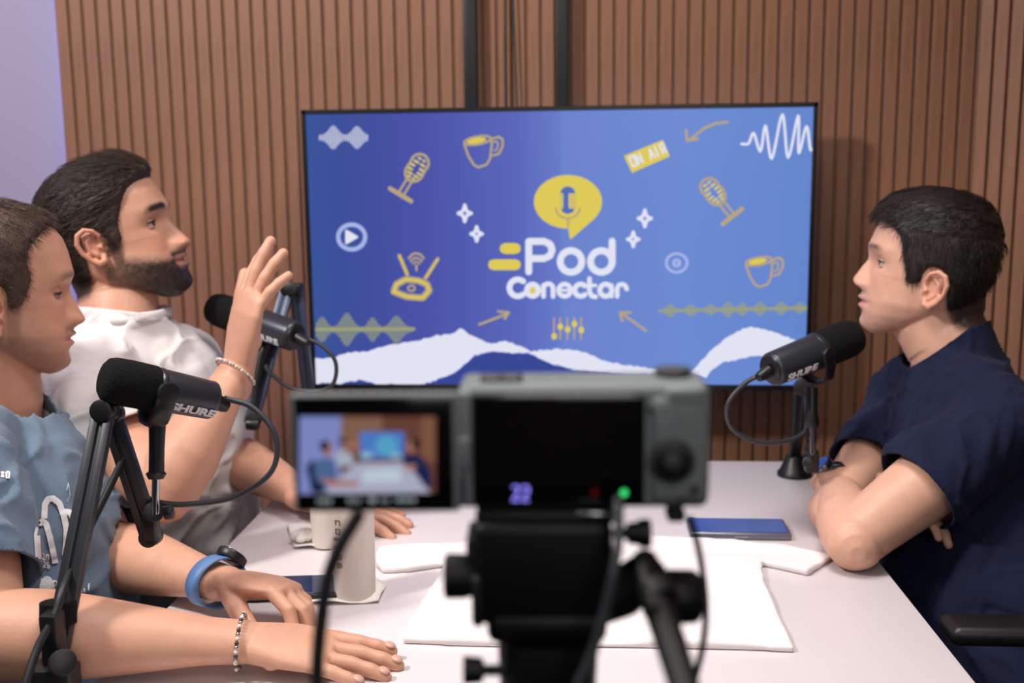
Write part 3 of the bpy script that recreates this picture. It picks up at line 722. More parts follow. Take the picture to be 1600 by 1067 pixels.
    for k in range(K):
        t_ = k/(K-1); c_ = p0 + f0*(LEN*t_)[:, None] + n0*((lift*t_ - 1.0*t_*t_*LEN*5)*LEN)[:, None]
        if k == 0: c_ = c_ - n0*.002
        w_ = W0*(1-.75*t_)
        for a_ in (0, 2*PI/3, 4*PI/3): rings.append(c_ + sd*(w_*math.cos(a_)) + n0*(w_*math.sin(a_)))
    V_ = np.stack(rings, 1).reshape(-1, 3); M = np.array([list(f), list(l), list(u)]); Vw = V_@M*s + np.array(O)
    b0 = (np.arange(NS)*K*3)[:, None]; tmpl = []
    for k in range(K-1):
        for j in range(3): tmpl.append((k*3+j, k*3+(j+1) % 3, (k+1)*3+(j+1) % 3, (k+1)*3+j))
    FA = (b0[:, :, None] + np.array(tmpl)[None]).reshape(-1, 4)
    sm = bpy.data.meshes.new('hair_strands'); sm.vertices.add(len(Vw)); sm.vertices.foreach_set('co', Vw.astype(np.float32).ravel())
    sm.loops.add(len(FA)*4); sm.loops.foreach_set('vertex_index', FA.astype(np.int32).ravel()); sm.polygons.add(len(FA)); sm.polygons.foreach_set('loop_start', (np.arange(len(FA))*4).astype(np.int32)); sm.update(calc_edges=True); sm.validate()
    so = obj('hair_strands', sm, HM, root, 'all', kind='stuff')
    # ------------------------------------------------ shirt
    cm = MB(); c_ = 1.0
    ex = sp.get('belly', 1.0)
    cm.tube([PV-Vector((0, 0, .03)), PV.lerp(CHc, .4), CHc, CHc.lerp(NB, .5), NB.lerp(CHc, .12), NB, NB+(X(-.02, 0, -.06)-NB)*.35],
            [(.178*s, .13*s*ex), (.172*s, .135*s*ex), (.182*s, .132*s), (.152*s, .105*s), (.086*s, .074*s), (.070*s*nk, .067*s*nk), (.066*s*nk, .065*s*nk)], 40, side=tl)
    cuts = []
    for k in ('R', 'L'):
        A = sp[k]; S, E = A['S'], A['E']; hem = A.get('hem', .62); ak = s*A.get('k', 1)
        cm.tube([NB-Vector((0, 0, .062)), NB.lerp(S, .5)-Vector((0, 0, .016)), S], [.056*s, .064*s, .070*s], 28, round_=True)
        H_ = S.lerp(E, hem); ax = (E-S).normalized()
        cm.tube([S-ax*.01, S.lerp(E, .15), S.lerp(E, hem*.6), H_], [.070*ak, .073*ak, .071*ak, .070*ak], 28)
        cuts.append((H_, ax, ak))
    sm_ = remesh(cm, .005, 4, .5)
    P = get_co(sm_); Nn = get_no(sm_)
    # folds: long soft ridges running out from the shoulders and across the waist
    w1 = vnoise(P*np.array([9, 9, 16])*1.0, 21); w2 = vnoise(P*np.array([34, 34, 13])+w1[:, None]*1.2, 12); w3 = vnoise(P*np.array([14, 14, 30])+w1[:, None], 33)
    low = np.clip((CHc.z+.05-P[:, 2])/.15, 0, 1)
    rg = (1-np.abs(vnoise(P*np.array([22, 22, 11])+w1[:, None]*2, 41)))**5; d_ = .0055*(np.abs(w2)**.7*np.sign(w2)) + .007*w1 + low*.007*w3 + .006*(rg-.2)
    arm = np.zeros(len(P))
    for (H_, ax, ak_) in cuts:
        t_ = (P-np.array(H_))@np.array(ax); r_ = np.linalg.norm(P-np.array(H_)-t_[:, None]*np.array(ax), axis=1)
        arm = np.maximum(arm, (np.abs(t_) < .012)*(r_ < .11))
    d_ *= (1-.7*arm); d_ = np.maximum(d_, -.004)
    P2 = P + Nn*d_[:, None]; set_co(sm_, P2)
    na = (X(-.02, 0, -.06)-NB).normalized(); cc = NB + na*sp.get('collar_up', .014)*s; tilt = unit(na + tf*sp.get('ctilt', .35))
    bm = bmesh.new(); bm.from_mesh(sm_)
    def cut(co, no, rad, back, front):
        fs_ = [fc for fc in bm.faces if (lambda dv: -back < dv.dot(no) < front and (dv-no*dv.dot(no)).length < rad)(fc.calc_center_median()-co)]
        ge = list({e for f_ in fs_ for e in f_.edges})+list({v for f_ in fs_ for v in f_.verts})+fs_
        bmesh.ops.bisect_plane(bm, geom=ge, dist=1e-5, plane_co=co, plane_no=no)
        bmesh.ops.delete(bm, geom=[fc for fc in bm.faces if (lambda dv: 0 < dv.dot(no) < front and (dv-no*dv.dot(no)).length < rad)(fc.calc_center_median()-co)], context='FACES')
    for (H_, ax, ak_) in cuts: cut(H_-ax*.006, ax, .086*ak_, .03, .03)
    cut(cc, tilt, .10*s, .04, .12)
    e1 = tl; e2 = tilt.cross(e1).normalized(); lp = []
    for e in bm.edges:
        if len(e.link_faces) == 1:
            for v in e.verts:
                dv = v.co-cc
                if abs(dv.dot(tilt)) < .03 and dv.length < .125*s: lp.append((math.atan2(dv.dot(e2), dv.dot(e1)), math.hypot(dv.dot(e1), dv.dot(e2))))
    if lp:
        aa = np.array(sorted(lp)); pass; NR = 48; ag = np.linspace(-PI, PI, NR, endpoint=False)
        rr_ = np.interp(ag, aa[:, 0], aa[:, 1], period=2*PI); rr_ = np.array([np.mean([rr_[(i+k) % NR] for k in (-2, -1, 0, 1, 2)]) for i in range(NR)])
    else:
        NR = 48; ag = np.linspace(-PI, PI, NR, endpoint=False); rr_ = np.full(NR, .08*s)
    ring = [cc + e1*(rr_[k]*math.cos(ag[k])) + e2*(rr_[k]*math.sin(ag[k])) for k in range(NR)]
    bm.to_mesh(sm_); bm.free()
    shirt = obj('shirt', sm_, sp['cloth'], root, 'all')
    so_ = shirt.modifiers.new('thick', 'SOLIDIFY'); so_.thickness = .003; so_.offset = -1
    vs = []; fs = []
    for k in range(NR):
        o_ = (ring[k]-cc).normalized()
        for (r_, h_) in ((.0035, -.015), (.0035, -.004), (.001, .002), (-.002, .003), (-.004, .001), (-.002, -.006), (.001, -.014)): vs.append(ring[k]+o_*r_+tilt*h_)
    for k in range(NR):
        for j in range(7): fs.append((k*7+j, ((k+1) % NR)*7+j, ((k+1) % NR)*7+(j+1) % 7, k*7+(j+1) % 7))
    obj('collar', MB().add(vs, fs), sp['cloth'], root, 'all')
    # trousers, shoes
    tr = MB(); kd = sp['knees']
    tr.tube([PV+Vector((0, 0, .01)), PV-Vector((0, 0, .08))], [(.168*s, .12*s), (.17*s, .13*s)], 24, side=tl, round_=True)
    for sg in (1, -1):
        hp_ = PV + tl*.085*sg - Vector((0, 0, .075)); kn = hp_ + kd*.42 + tl*.03*sg; kn.z = .50; an = Vector((kn.x, kn.y, .09)) + kd*-.03
        tr.tube([hp_-kd*.08, hp_, hp_.lerp(kn, .5), kn], [.088, .09, .078, .064], 18, round_=True); tr.tube([kn, kn.lerp(an, .4), an], [.062, .060, .045], 16, round_=True)
        sh_ = MB().tube([an-kd*.04-Vector((0, 0, .045)), an+kd*.02-Vector((0, 0, .045)), an+kd*.10-Vector((0, 0, .055)), an+kd*.17-Vector((0, 0, .062))], [(.038, .04), (.042, .043), (.046, .033), (.04, .024)], 16, side=tl, round_=True)
        obj('shoe', sh_, mat('shoe', (40, 38, 38), .6), root, 'all')
    obj('trousers', remesh(tr, .010, 3), sp['pants'], root, 'all')
    if sp.get('showhands'):
        NL = mat('nail', (212, 166, 148), .3)
        for k in sp['showhands']:
            for (c3, dv, nn, r_) in sp[k]['nails']:
                sdv = nn.cross(dv).normalized(); rot = Matrix((dv, sdv, nn)).transposed()
                obj('fingernail', MB().ball(c3, (.0068, r_*.72, .0022), 10, rot), NL, root, 'all')
    sp['_root'] = root; sp['_X'] = X; return root, shirt, body

Z = Vector((0, 0, 1))
flat3 = [(.12, .1, .08)]*4
TEE_B = mat('blue_tee', (98, 118, 140), .85, noise_amt=.04, bump=.3, bscale=500, sheen=.15)
TEE_W = mat('white_tee', (228, 222, 220), .85, noise_amt=.015, bump=.3, bscale=500, sheen=.15)
TEE_N = mat('navy_tee', (20, 26, 52), .85, noise_amt=.05, bump=.3, bscale=500, sheen=.03, spec=.2)
JEANS = mat('dark_jeans', (34, 38, 50), .85); PANTS = mat('black_trousers', (24, 24, 27), .85)

# --- man in front on the left
Wn = T(385, 1003, .785); Wf = T(350, 912, .797)
front = dict(key='front', scale=.985, head=(31, -3, 0), near='right', ear=D(-8, 494, 1.31), earz=-.022, top=.93, neck=D(-15, 632, 1.40), torso=4, label='man in a blue printed t-shirt, short receding hair, nearest on the left',
    pelvis=Vector((-.76, 1.28, .53)), chest=D(36, 815, 1.39), skin=(206, 154, 128), lips=(186, 116, 106), haircol=(74, 56, 45), beardcol=(104, 76, 60), beard=.5, hairline='buzz', brow=.55, nose=.95, jaw=1.05, neckr=1.08,
    lids=(-11, -20), gaze=-.4, thick=lambda x, y, z: .003+.006*np.clip((z-.02)/.08, 0, 1), flow=lambda x, y, z: (np.full_like(x, .6), y*3, -.7-z*0), strands=6000, slen=.009, lift=.35, swid=.0005, rough=.15, cloth=TEE_B, pants=JEANS, knees=Vector((1, .05, 0)), belly=1.12,
    R=dict(S=D(-80, 745, 1.20), E=T(-30, 990, .81), W=Wn, hd=T(545, 1024, .772)-Wn, hn=(0, -.10, 1), curl=[(.05, .12, .10), (.05, .14, .10), (.06, .14, .10), (.08, .14, .10)], spread=[.10, .04, -.03, -.12], thumb=(.55, .2), hem=.74, k=1.06, side=(0, 1, 0), hs=1.02),
    L=dict(S=D(82, 735, 1.48), E=D(165, 862, 1.44), W=Wf, hd=T(458, 922, .800)-Wf, hn=(-.1, .30, .9), curl=[(.62, .6, .35), (.6, .65, .4), (.58, .7, .4), (.55, .7, .4)], spread=.05, thumb=(.5, .75), hem=.88, k=1.0, side=(0, 1, 0), tc=.2), showhands=('R',))
r1, shirt1, body1 = person(front)

# --- bearded man behind him
Wr = D(374, 570, 1.50); Wl = T(492, 780, .785)
rear = dict(key='rear', scale=1.03, head=(6, 15, 3), near='right', ear=D(152, 385, 1.62), earz=-.004, neck=D(184, 500, 1.69), torso=-30, label='bearded man in a white t-shirt raising one hand beside the wood panel',
    pelvis=D(262, 850, 1.80)+Vector((-.02, .04, 0)), chest=D(238, 675, 1.75), skin=(202, 150, 125), lips=(186, 118, 110), haircol=(52, 38, 30), beardcol=(46, 32, 26), beard=1.0, hairline='full', brow=1.25, nose=1.0, top=.88, jaw=1.05, neckr=.98, ctilt=.35,
    lids=(14, -20), gaze=0, thick=lambda x, y, z: .004+.009*np.clip((z-.02)/.07, 0, 1)*np.clip((x+.10)/.12, .35, 1)+.004*np.clip((x-.04)/.04, 0, 1), flow=lambda x, y, z: (np.full_like(x, -1.0), y*2.0, -.25+np.where(x < -.04, -.8, 0.1)), strands=6000, slen=.030, lift=.12, swid=.0007, rough=.6, cloth=TEE_W, pants=PANTS, knees=Vector((.9, -.3, 0)).normalized(), belly=1.05,
    R=dict(S=D(105, 625, 1.56), E=D(258, 762, 1.42), W=Wr, hd=D(397, 430, 1.49)-Wr, hn=(-.72, -.62, .2), curl=[(.26, .12, .08), (.16, .12, .08), (.26, .16, .1), (.38, .22, .1)], spread=[.10, .02, -.10, -.22], thumb=(.5, .1), hem=.68, k=1.0, side=(.7, -.7, 0), hs=1.08),
    L=dict(S=D(290, 570, 1.86), E=D(345, 708, 1.84), W=Wl, hd=T(590, 800, .775)-Wl, hn=(0, -.1, 1), curl=[(.1, .2, .1)]*4, hem=.6, k=.95, side=(0, 1, 0)))
r2, shirt2, body2 = person(rear)

# --- man on the right, arms crossed on the table
ELn = T(1334, 842, .792); ELf = T(1300, 798, .786); WLn = T(1308, 750, .818); WRf = T(1340, 806, .80)
right = dict(key='right', scale=1.0, head=(163, 8, 0), near='left', ear=D(1453, 452, 1.575), earz=-.020, backk=.86, neck=D(1488, 540, 1.64), torso=175, label='man in a navy t-shirt with folded arms on the right side of the table',
    pelvis=Vector((.62, 1.44, .54)), chest=D(1500, 735, 1.64), skin=(212, 163, 139), lips=(196, 128, 120), haircol=(33, 26, 24), beardcol=(126, 94, 80), beard=.1, hairline='short', brow=.8, nose=1.05, bump=.001, nosez=.005, jaw=1.04, chin=-.002, neckr=1.05, ctilt=.4,
    lids=(10, -18), gaze=.1, thick=lambda x, y, z: .005+.011*np.clip((z-.03)/.07, 0, 1)*np.clip((x+.08)/.1, .5, 1), flow=lambda x, y, z: (np.where(z > .055, 1.0, -.15), y*1.2+.2*(z > .05), np.where(z > .055, -.1, -1.0)), strands=6000, slen=.018, lift=.2, swid=.0006, rough=.35, cloth=TEE_N, pants=JEANS, knees=Vector((-1, .0, 0)), belly=1.15,
    L=dict(S=D(1562, 668, 1.48), E=ELn, W=WLn, hd=T(1375, 738, .815)-WLn, hn=(-.6, .0, .8), curl=[(.4, .5, .3)]*4, hem=.60, k=.93, side=(1, 0, 0), hs=.92),
    R=dict(S=D(1422, 615, 1.80), E=ELf, W=WRf, hd=T(1430, 800, .810)-WRf, hn=(.2, .3, .9), curl=[(.5, .6, .3)]*4, spread=.06, hem=.66, k=.80, side=(0, 1, 0), hs=.9))
r3, shirt3, body3 = person(right)
# ================================================================== PRINT ON THE BLUE SHIRT
from mathutils.bvhtree import BVHTree
def decal(target, name, strokes, w_, mt, parent, polys=(), eps=.0028):
    me = target.data; org = ORIG[target]
    bv = BVHTree.FromPolygons([v.co+org for v in me.vertices], [tuple(p.vertices) for p in me.polygons])
    def hit(px, py):
        d = ray(px, py).normalized(); o = Vector((0, 0, CH)); r = bv.ray_cast(o, d)
        return (r[0]-d*eps) if r[0] is not None else None
    runs = [MB()]
    def quad(c):
        h = [hit(*p) for p in c]
        if all(x is not None for x in h) and max((h[0]-x).length for x in h) < .03: runs[-1].add(h, [tuple(range(len(h)))]); return True
        return False
    for st in strokes:
        P = []
        for a, b in zip(st[:-1], st[1:]):
            L_ = math.hypot(b[0]-a[0], b[1]-a[1]); k = max(1, int(L_/2.5)); P += [(a[0]+(b[0]-a[0])*q/k, a[1]+(b[1]-a[1])*q/k) for q in range(k)]
        P.append(st[-1])
        def nrm(i):
            a = P[max(0, i-1)]; b = P[min(len(P)-1, i+1)]; dx, dy = b[0]-a[0], b[1]-a[1]; L_ = math.hypot(dx, dy) or 1; return (-dy/L_*w_/2, dx/L_*w_/2)
        for i in range(len(P)-1):
            n1, n2 = nrm(i), nrm(i+1); a, b = P[i], P[i+1]
            ok1 = quad([(a[0]+n1[0], a[1]+n1[1]), (b[0]+n2[0], b[1]+n2[1]), (b[0], b[1]), (a[0], a[1])]); ok2 = quad([(a[0], a[1]), b, (b[0]-n2[0], b[1]-n2[1]), (a[0]-n1[0], a[1]-n1[1])])
            if not (ok1 or ok2) and name == 'shirt_print' and runs[-1].v: runs.append(MB())
    for mb in runs:
        if len(mb.v) > 8: obj(name, mb, mt, parent, 'all')
PRN = mat('shirt_print', (222, 220, 222), .8, noise_amt=.06)
zc = lambda x, y: (x/2.285, 600+y/2.285)     # measured on the enlarged crop
arch1 = [zc(*p) for p in [(138, 665), (136, 600), (132, 540), (140, 500), (152, 488), (165, 500), (178, 545), (190, 600), (198, 640)]]
arch2 = [zc(*p) for p in [(158, 480), (160, 430), (172, 410), (190, 408), (212, 425), (228, 470), (238, 520), (236, 575), (230, 612)]]
arch3 = [zc(*p) for p in [(225, 470), (236, 455), (250, 458), (262, 480)]]
for a_ in (arch1, arch2, arch3): decal(shirt1, 'shirt_print', [a_], 9.5, PRN, r1)
class _S:
    def __init__(s): s.st = []
    def stroke(s, p, w_=0, c=False): s.st.append(list(p))
g_ = _S(); glyphs(g_, '20', zc(152, 605), (6, 1.5), (0, 8.5), 1); glyphs(g_, '26', zc(154, 632), (6, 1.5), (0, 8.5), 1)
decal(shirt1, 'shirt_print_year', g_.st, 2.2, PRN, r1)
g_ = _S(); glyphs(g_, 'aixo', (-14, 729), (8, .6), (0, 15), 1); decal(shirt1, 'shirt_print_lettering', g_.st, 3.2, PRN, r1)
ov = [[zc(168+24*math.cos(t), 735+46*math.sin(t)) for t in np.linspace(0, 2*PI, 24)]] + [[zc(x_, 695), zc(x_+2, 775)] for x_ in (150, 158, 166, 174, 182)]
decal(shirt1, 'shirt_print_badge', ov, 3.5, PRN, r1)
g_ = _S(); glyphs(g_, 'oaca', zc(192, 690), (9, 4.5), (0, 11), 1); glyphs(g_, 'coif', zc(266, 735), (7, -3), (0, 10), 1); glyphs(g_, 'aoe', zc(192, 730), (9, 5), (0, 11), 1)
decal(shirt1, 'shirt_print_words', g_.st, 2.2, PRN, r1)
decal(shirt1, 'shirt_print_drawing', [[zc(*p) for p in [(240, 790), (262, 776), (280, 800), (300, 770), (330, 790), (345, 815)]], [zc(*p) for p in [(270, 820), (300, 800), (322, 824), (350, 826)]], [zc(238, 380), zc(244, 352), zc(250, 395), zc(240, 420)]], 1.6, mat('shirt_print_faint', (160, 174, 192), .8), r1)

# ================================================================== WORN THINGS
def around(W_, ax, side, ra, rb, n=24):
    ax = unit(ax); sd = Vector(side); sd = (sd-ax*sd.dot(ax)).normalized(); bn = ax.cross(sd)
    return [W_ + sd*(ra*math.cos(2*PI*k/n)) + bn*(rb*math.sin(2*PI*k/n)) for k in range(n)], sd, bn, ax
def bracelet(W_, ax, side, ra, rb, rbead, nb, mts, root, name='bracelet'):
    P, *_ = around(W_, ax, side, ra, rb, nb); mb = [MB() for _ in mts]
    for k, p in enumerate(P): mb[k % len(mts)].ball(p, rbead, 8)
    o = obj(name, mb[0], mts[0], root, 'all')
    for j in range(1, len(mts)): obj('bead', mb[j], mts[j], o, 'all')
def watch(W_, ax, side, ra, rb, root, strapm, casem, facem, wid=.012, facing=None, r=.021):
    P, sd, bn, ax = around(W_, ax, side, ra, rb, 32); vs = []; fs = []
    for p in P:
        o_ = (p-W_).normalized()
        vs += [p-ax*wid, p-ax*wid+o_*.0025, p+ax*wid+o_*.0025, p+ax*wid]
    for k in range(32):
        for j in range(4): a, b = k*4+j, k*4+(j+1) % 4; c, d = ((k+1) % 32)*4+j, ((k+1) % 32)*4+(j+1) % 4; fs.append((a, c, d, b))
    wt = obj('watch_strap', MB().add(vs, fs), strapm, root, 'all')
    fc = unit(facing); fc = (fc-ax*fc.dot(ax)).normalized(); c = W_+fc*(1/math.sqrt((fc.dot(sd)/ra)**2+(fc.dot(bn)/rb)**2))
    obj('watch_case', MB().cyl(c-fc*.002, c+fc*.009, r, 28, .002), casem, wt); obj('watch_face', MB().cyl(c+fc*.009, c+fc*.0097, r*.84, 28), facem, wt)
fa = front['R']; a_ = (fa['W']-fa['E']).normalized()
bracelet(fa['W']-a_*.006, a_, (0, 1, 0), .0345, .0285, .0026, 40, (STEEL, mat('pearl_bead', (226, 214, 200), .25), mat('dark_bead', (70, 58, 52), .3)), r1)
fb = front['L']; a_ = (fb['W']-fb['E']).normalized()
watch(fb['W']-a_*.016, a_, (0, 1, 0), .0345, .029, r1, mat('blue_strap', (92, 128, 176), .5), BLK, GLOSS, .012, (.35, .75, .75), .02)
fr_ = rear['R']; a_ = (fr_['W']-fr_['E']).normalized()
bracelet(fr_['W']-a_*.012, a_+Vector((.12, 0, 0)), (.7, -.7, 0), .036, .030, .0027, 40, (mat('pale_bead', (216, 206, 196), .3), mat('sand_bead', (180, 164, 148), .4)), r2)
fl_ = right['L']; a_ = (fl_['W']-fl_['E']).normalized()
watch(fl_['W']-a_*.004, a_, (1, 0, 0), .033, .028, r3, mat('dark_steel', (44, 44, 50), .3, metal=.6), mat('watch_steel', (110, 112, 120), .25, metal=1), mat('blue_dial', (52, 92, 205), .15), .008, (-.55, -.75, .35), .018)

# ================================================================== MICROPHONES
MICB = mat('mic_body', (60, 62, 69), .34, metal=.5); MICR = mat('mic_ring', (70, 72, 80), .3, metal=.7)
def microphone(label, nose, tail, r, upv, logo=None, group=None, foam_frac=.46, yoke_len=.075, flip=1, logo_side=None):
    nose, tail = Vector(nose), Vector(tail); a = (nose-tail).normalized(); L_ = (nose-tail).length
    u = Vector(upv); u = (u-a*u.dot(a)).normalized(); sd = a.cross(u)
    rt_ = thing('microphone', label, 'microphone', nose.lerp(tail, .5), group)
    p = lambda t, h=0, s=0: tail + a*(L_*t) + u*h + sd*s
    f0 = 1-foam_frac
    obj('foam_cover', MB().tube([p(f0), p(f0+.02), p(f0+foam_frac*.5), p(.90), p(.955), p(.985), p(1)], [r*.98, r*1.03, r*1.05, r*1.02, r*.93, r*.72, r*.35], 32), FOAM, rt_)
    obj('ring', MB().cyl(p(f0-.05), p(f0+.005), r*1.0, 32, .0015), MICR, rt_)
    body = obj('mic_body', MB().tube([p(0), p(.012), p(.03), p(f0-.05)], [r*.78, r*.86, r*.9, r*.97], 32), MICB, rt_)
    obj('rear_disc', MB().cyl(p(-.012), p(.004), r*.74, 28, .001), BLK, body)
    obj('connector', MB().tube([p(-.14, -.004), p(-.10, -.003), p(-.02)], [.0065, .0085, .0095], 16), BLK, rt_)
    # yoke: U bracket hugging the body from below
    yc = .50*f0+.10
    y = MB()
    for k in (-1, 1):
        y.tube([p(yc+.12, 0, k*r*1.08), p(yc+.12, -r*.7, k*r*1.1), p(yc+.12, -r*1.35, k*r*.85), p(yc+.12, -r*1.62, k*r*.3), p(yc+.12, -r*1.62, 0)], [(.011, .0028)]*5, 10, side=a, round_=True)
        y.cyl(p(yc+.12, 0, k*r*.92), p(yc+.12, 0, k*r*1.2), .0125, 20, .001)
    obj('yoke', y, BLK, rt_)
    if logo:
        cu = bpy.data.curves.new('logo', 'FONT'); cu.body = logo; cu.size = r*.56; cu.extrude = .0002; cu.align_x = 'CENTER'; cu.align_y = 'CENTER'; cu.offset = .0006
        o = bpy.data.objects.new('tmp', cu); COL.objects.link(o); dg = bpy.context.evaluated_depsgraph_get(); me = bpy.data.meshes.new_from_object(o.evaluated_get(dg)); bpy.data.objects.remove(o)
        xs = logo_side[0]; n_ = logo_side[1]; n_ = (n_-a*n_.dot(a)).normalized(); xx = a*xs; yy = n_.cross(xx); rr = r*.985
        M = Matrix((xx, yy, n_)).transposed().to_4x4()
        for v in me.vertices:
            q = v.co.copy(); th_ = q.y/rr; q2 = xx*q.x*1.25 + n_*(rr*math.cos(th_)-.0+q.z) + yy*(rr*math.sin(th_)); v.co = q2 + p(f0*.40)
        obj('lettering', me, LOGOW, body, False)
    return rt_, p
def boom(mb, a, b, w_=.020, t_=.011, side=None, gap=.004):
    """twin-rail spring arm segment"""
    a, b = Vector(a), Vector(b); d = (b-a).normalized(); s = Vector(side) if side else d.cross(Vector((0, 1, 0))); s = (s-d*s.dot(d)).normalized(); n = d.cross(s)
    rot = Matrix((s, n, d)).transposed(); c = (a+b)/2; L_ = (b-a).length
    for k in (-1, 1): mb.box(c+s*(w_/2-w_*.2)*k, (w_*.40, t_, L_), rot, .0015)
    mb.box(c, (w_*.7, t_*.5, L_*.96), rot, .001)
    return mb
def cable(label, pts, r, mt=RUB, k=8):
    P = catmull(pts, k); return obj('cable', MB().tube(P, r, 10), mt, None, 'all', label=label, cat='cable', loc=P[0])
# --- nearest, on the left
m1, p1 = microphone('black podcast microphone on a boom arm in front of the man in blue', D(157, 590, 1.12), D(334, 626, 1.20), .0250, (0, 0, 1), 'SHURE', 'podcast microphones', logo_side=(-1, Vector((.12, -.90, -.40))))
SA = mat('silver_stud', (170, 170, 172), .2, metal=1)
jn = D(246, 662, 1.165)
st = thing('boom_arm', 'folding black spring boom arm in the left foreground carrying the nearest microphone', 'microphone arm', D(90, 1090, 1.05))
apex = D(163, 641, 1.13); base = D(84, 1040, 1.05)
obj('lower_arm', boom(MB(), base, apex, .0235, .012, side=RT), ARMM, st)
apx2 = D(175, 652, 1.15); kn = D(236, 838, 1.20)
obj('upper_arm', boom(MB(), apx2, kn, .0225, .012, side=RT), ARMM, st)
hj = MB().cyl(apex-FW*.012, apex+FW*.006, .0125, 28, .002); hj.cyl(apx2-FW*.01+UP*.004, apx2+FW*.008+UP*.004, .0130, 28, .002); hj.box((apex+apx2)/2+UP*.004, (.024, .02, .022), None, .006, 3)
obj('elbow_joint', hj, BLK, st)
kj = MB().cyl(D(240, 800, 1.175), D(240, 800, 1.21), .012, 20, .002); kj.cyl(kn-FW*.012, kn+FW*.012, .0115, 20, .002); kj.box(D(236, 822, 1.19), (.016, .02, .032), None, .003); kj.cyl(D(258, 802, 1.17), D(270, 800, 1.17), .008, 14, .001)
obj('wrist_joint', kj, BLK, st)
obj('stud', MB().cyl(D(243, 802, 1.175), D(244, 742, 1.168), .0045, 14), SA, st)
obj('mount_post', MB().tube([D(244, 748, 1.168), D(244, 740, 1.168), D(244.5, 736, 1.168), D(245, 700, 1.166), D(246, 658, 1.165)], [.0085, .0115, .0085, .0085, .0095], 18), BLK, st)
sl_ = MB().box(D(84, 1000, 1.04), (.018, .022, .06), None, .003); sl_.cyl(D(98, 1035, 1.02), D(98, 1035, 1.05), .0135, 28, .002); sl_.box(D(86, 1075, 1.04), (.045, .03, .05), None, .004)
obj('base_joint', sl_, BLK, st)
vb = D(91, 957, 1.06)
obj('cable_tie', MB().tube([vb-UP*.012, vb-UP*.011, vb+UP*.011, vb+UP*.012], [(.0165, .0145), (.0185, .0165), (.0185, .0165), (.0165, .0145)], 24, side=RT), FOAM, st)
cl = MB().box(D(86, 1130, 1.02), (.05, .05, .05), None, .004)
cable('grey cable looping from the nearest microphone back to its boom arm', [D(350, 622, 1.205), D(395, 637, 1.21), D(430, 680, 1.21), D(425, 735, 1.21), D(370, 775, 1.21), D(290, 788, 1.20), D(243, 784, 1.195), D(228, 778, 1.19), D(226, 800, 1.18)], .0034, CABG)
cable('black cable hanging along the lower left boom arm', [D(200, 700, 1.17), D(172, 760, 1.155), D(128, 850, 1.12), D(100, 915, 1.055), D(86, 960, 1.035), D(60, 1010, 1.02), D(38, 1075, 1.0), D(20, 1140, .99)], .0042, RUB)
# --- behind the raised hand
m2, p2_ = microphone('black podcast microphone partly hidden behind the raised hand', D(331, 480, 1.80), D(462, 526, 1.70), .0285, (0, 0, 1), 'SHURE', 'podcast microphones', logo_side=(-1, Vector((.1, -.9, -.45))))
st = thing('boom_arm', 'blue-grey folding boom arm standing between the raised hand and the television', 'microphone arm', T(470, 775)+Vector((0, 0, 0)))
ap = D(456, 452, 1.79); e1 = D(392, 662, 1.74); e2 = D(482, 612, 1.84)
obj('upper_arm', boom(MB(), ap-RT*.008, e1, .024, .012, side=RT), ARMB, st)
obj('lower_arm', boom(MB(), ap+RT*.008, e2, .022, .012, side=RT), ARMB, st)
e3 = T(500, 770, .76); e3 = Vector((e3.x, min(e3.y, 1.93), .76))
obj('lower_post', boom(MB(), e2, e3+Z*.02, .02, .012, side=RT), ARMB, st)
obj('elbow_joint', MB().box(ap, (.038, .022, .022), None, .005, 3).cyl(ap-FW*.015, ap+FW*.015, .012, 20, .002), BLK, st)
obj('wrist_joint', MB().cyl(D(396, 655, 1.72), D(396, 655, 1.76), .014, 20, .002).cyl(D(385, 662, 1.72), D(405, 664, 1.72), .010, 16, .002), BLK, st)
obj('mount_post', MB().tube([D(396, 655, 1.735), D(400, 600, 1.74), D(408, 556, 1.75), D(416, 538, 1.755)], [.006, .006, .009, .009], 14), BLK, st)
obj('table_clamp', MB().box(e3+Z*.012, (.05, .045, .045), None, .005), BLK, st)
cable('grey cable looping in front of the television screen\'s left edge', [D(468, 527, 1.70), D(500, 538, 1.70), D(524, 565, 1.70), D(520, 600, 1.71), D(490, 612, 1.72), D(450, 604, 1.72), D(420, 580, 1.715), D(416, 570, 1.715)], .0034, CABG)
# --- right
m3, p3_ = microphone('black podcast microphone pointing at the man in navy', D(1338, 524, 1.60), D(1204, 578, 1.52), .0285, (0, 0, 1), 'SHURE', 'podcast microphones', logo_side=(1, Vector((0, -.88, -.48))))
st = thing('boom_arm', 'black microphone stand arm at the far right corner of the table', 'microphone arm', T(1241, 743))
bb = T(1241, 743)
obj('base_foot', MB().tube([bb, bb+Z*.006, bb+Z*.012, bb+Z*.04], [(.031, .031), (.031, .031), (.026, .026), (.014, .014)], 24), BLK, st)
obj('lower_arm', boom(MB(), bb+Z*.03, D(1250, 612, 1.74), .020, .012, side=RT), BLK, st)
obj('upper_arm', boom(MB(), D(1262, 600, 1.73), D(1268, 690, 1.60), .016, .012, side=RT), BLK, st)
obj('elbow_joint', MB().cyl(D(1255, 604, 1.71), D(1255, 604, 1.77), .016, 24, .002), BLK, st)
obj('wrist_joint', MB().box(D(1268, 722, 1.56), (.02, .02, .03), None, .003).cyl(D(1262, 722, 1.53), D(1262, 722, 1.58), .008, 20, .002).box(D(1268, 706, 1.58), (.014, .04, .012), None, .002), BLK, st)
obj('stud', MB().cyl(D(1270, 718, 1.555), D(1269, 660, 1.555), .0048, 14), SA, st)
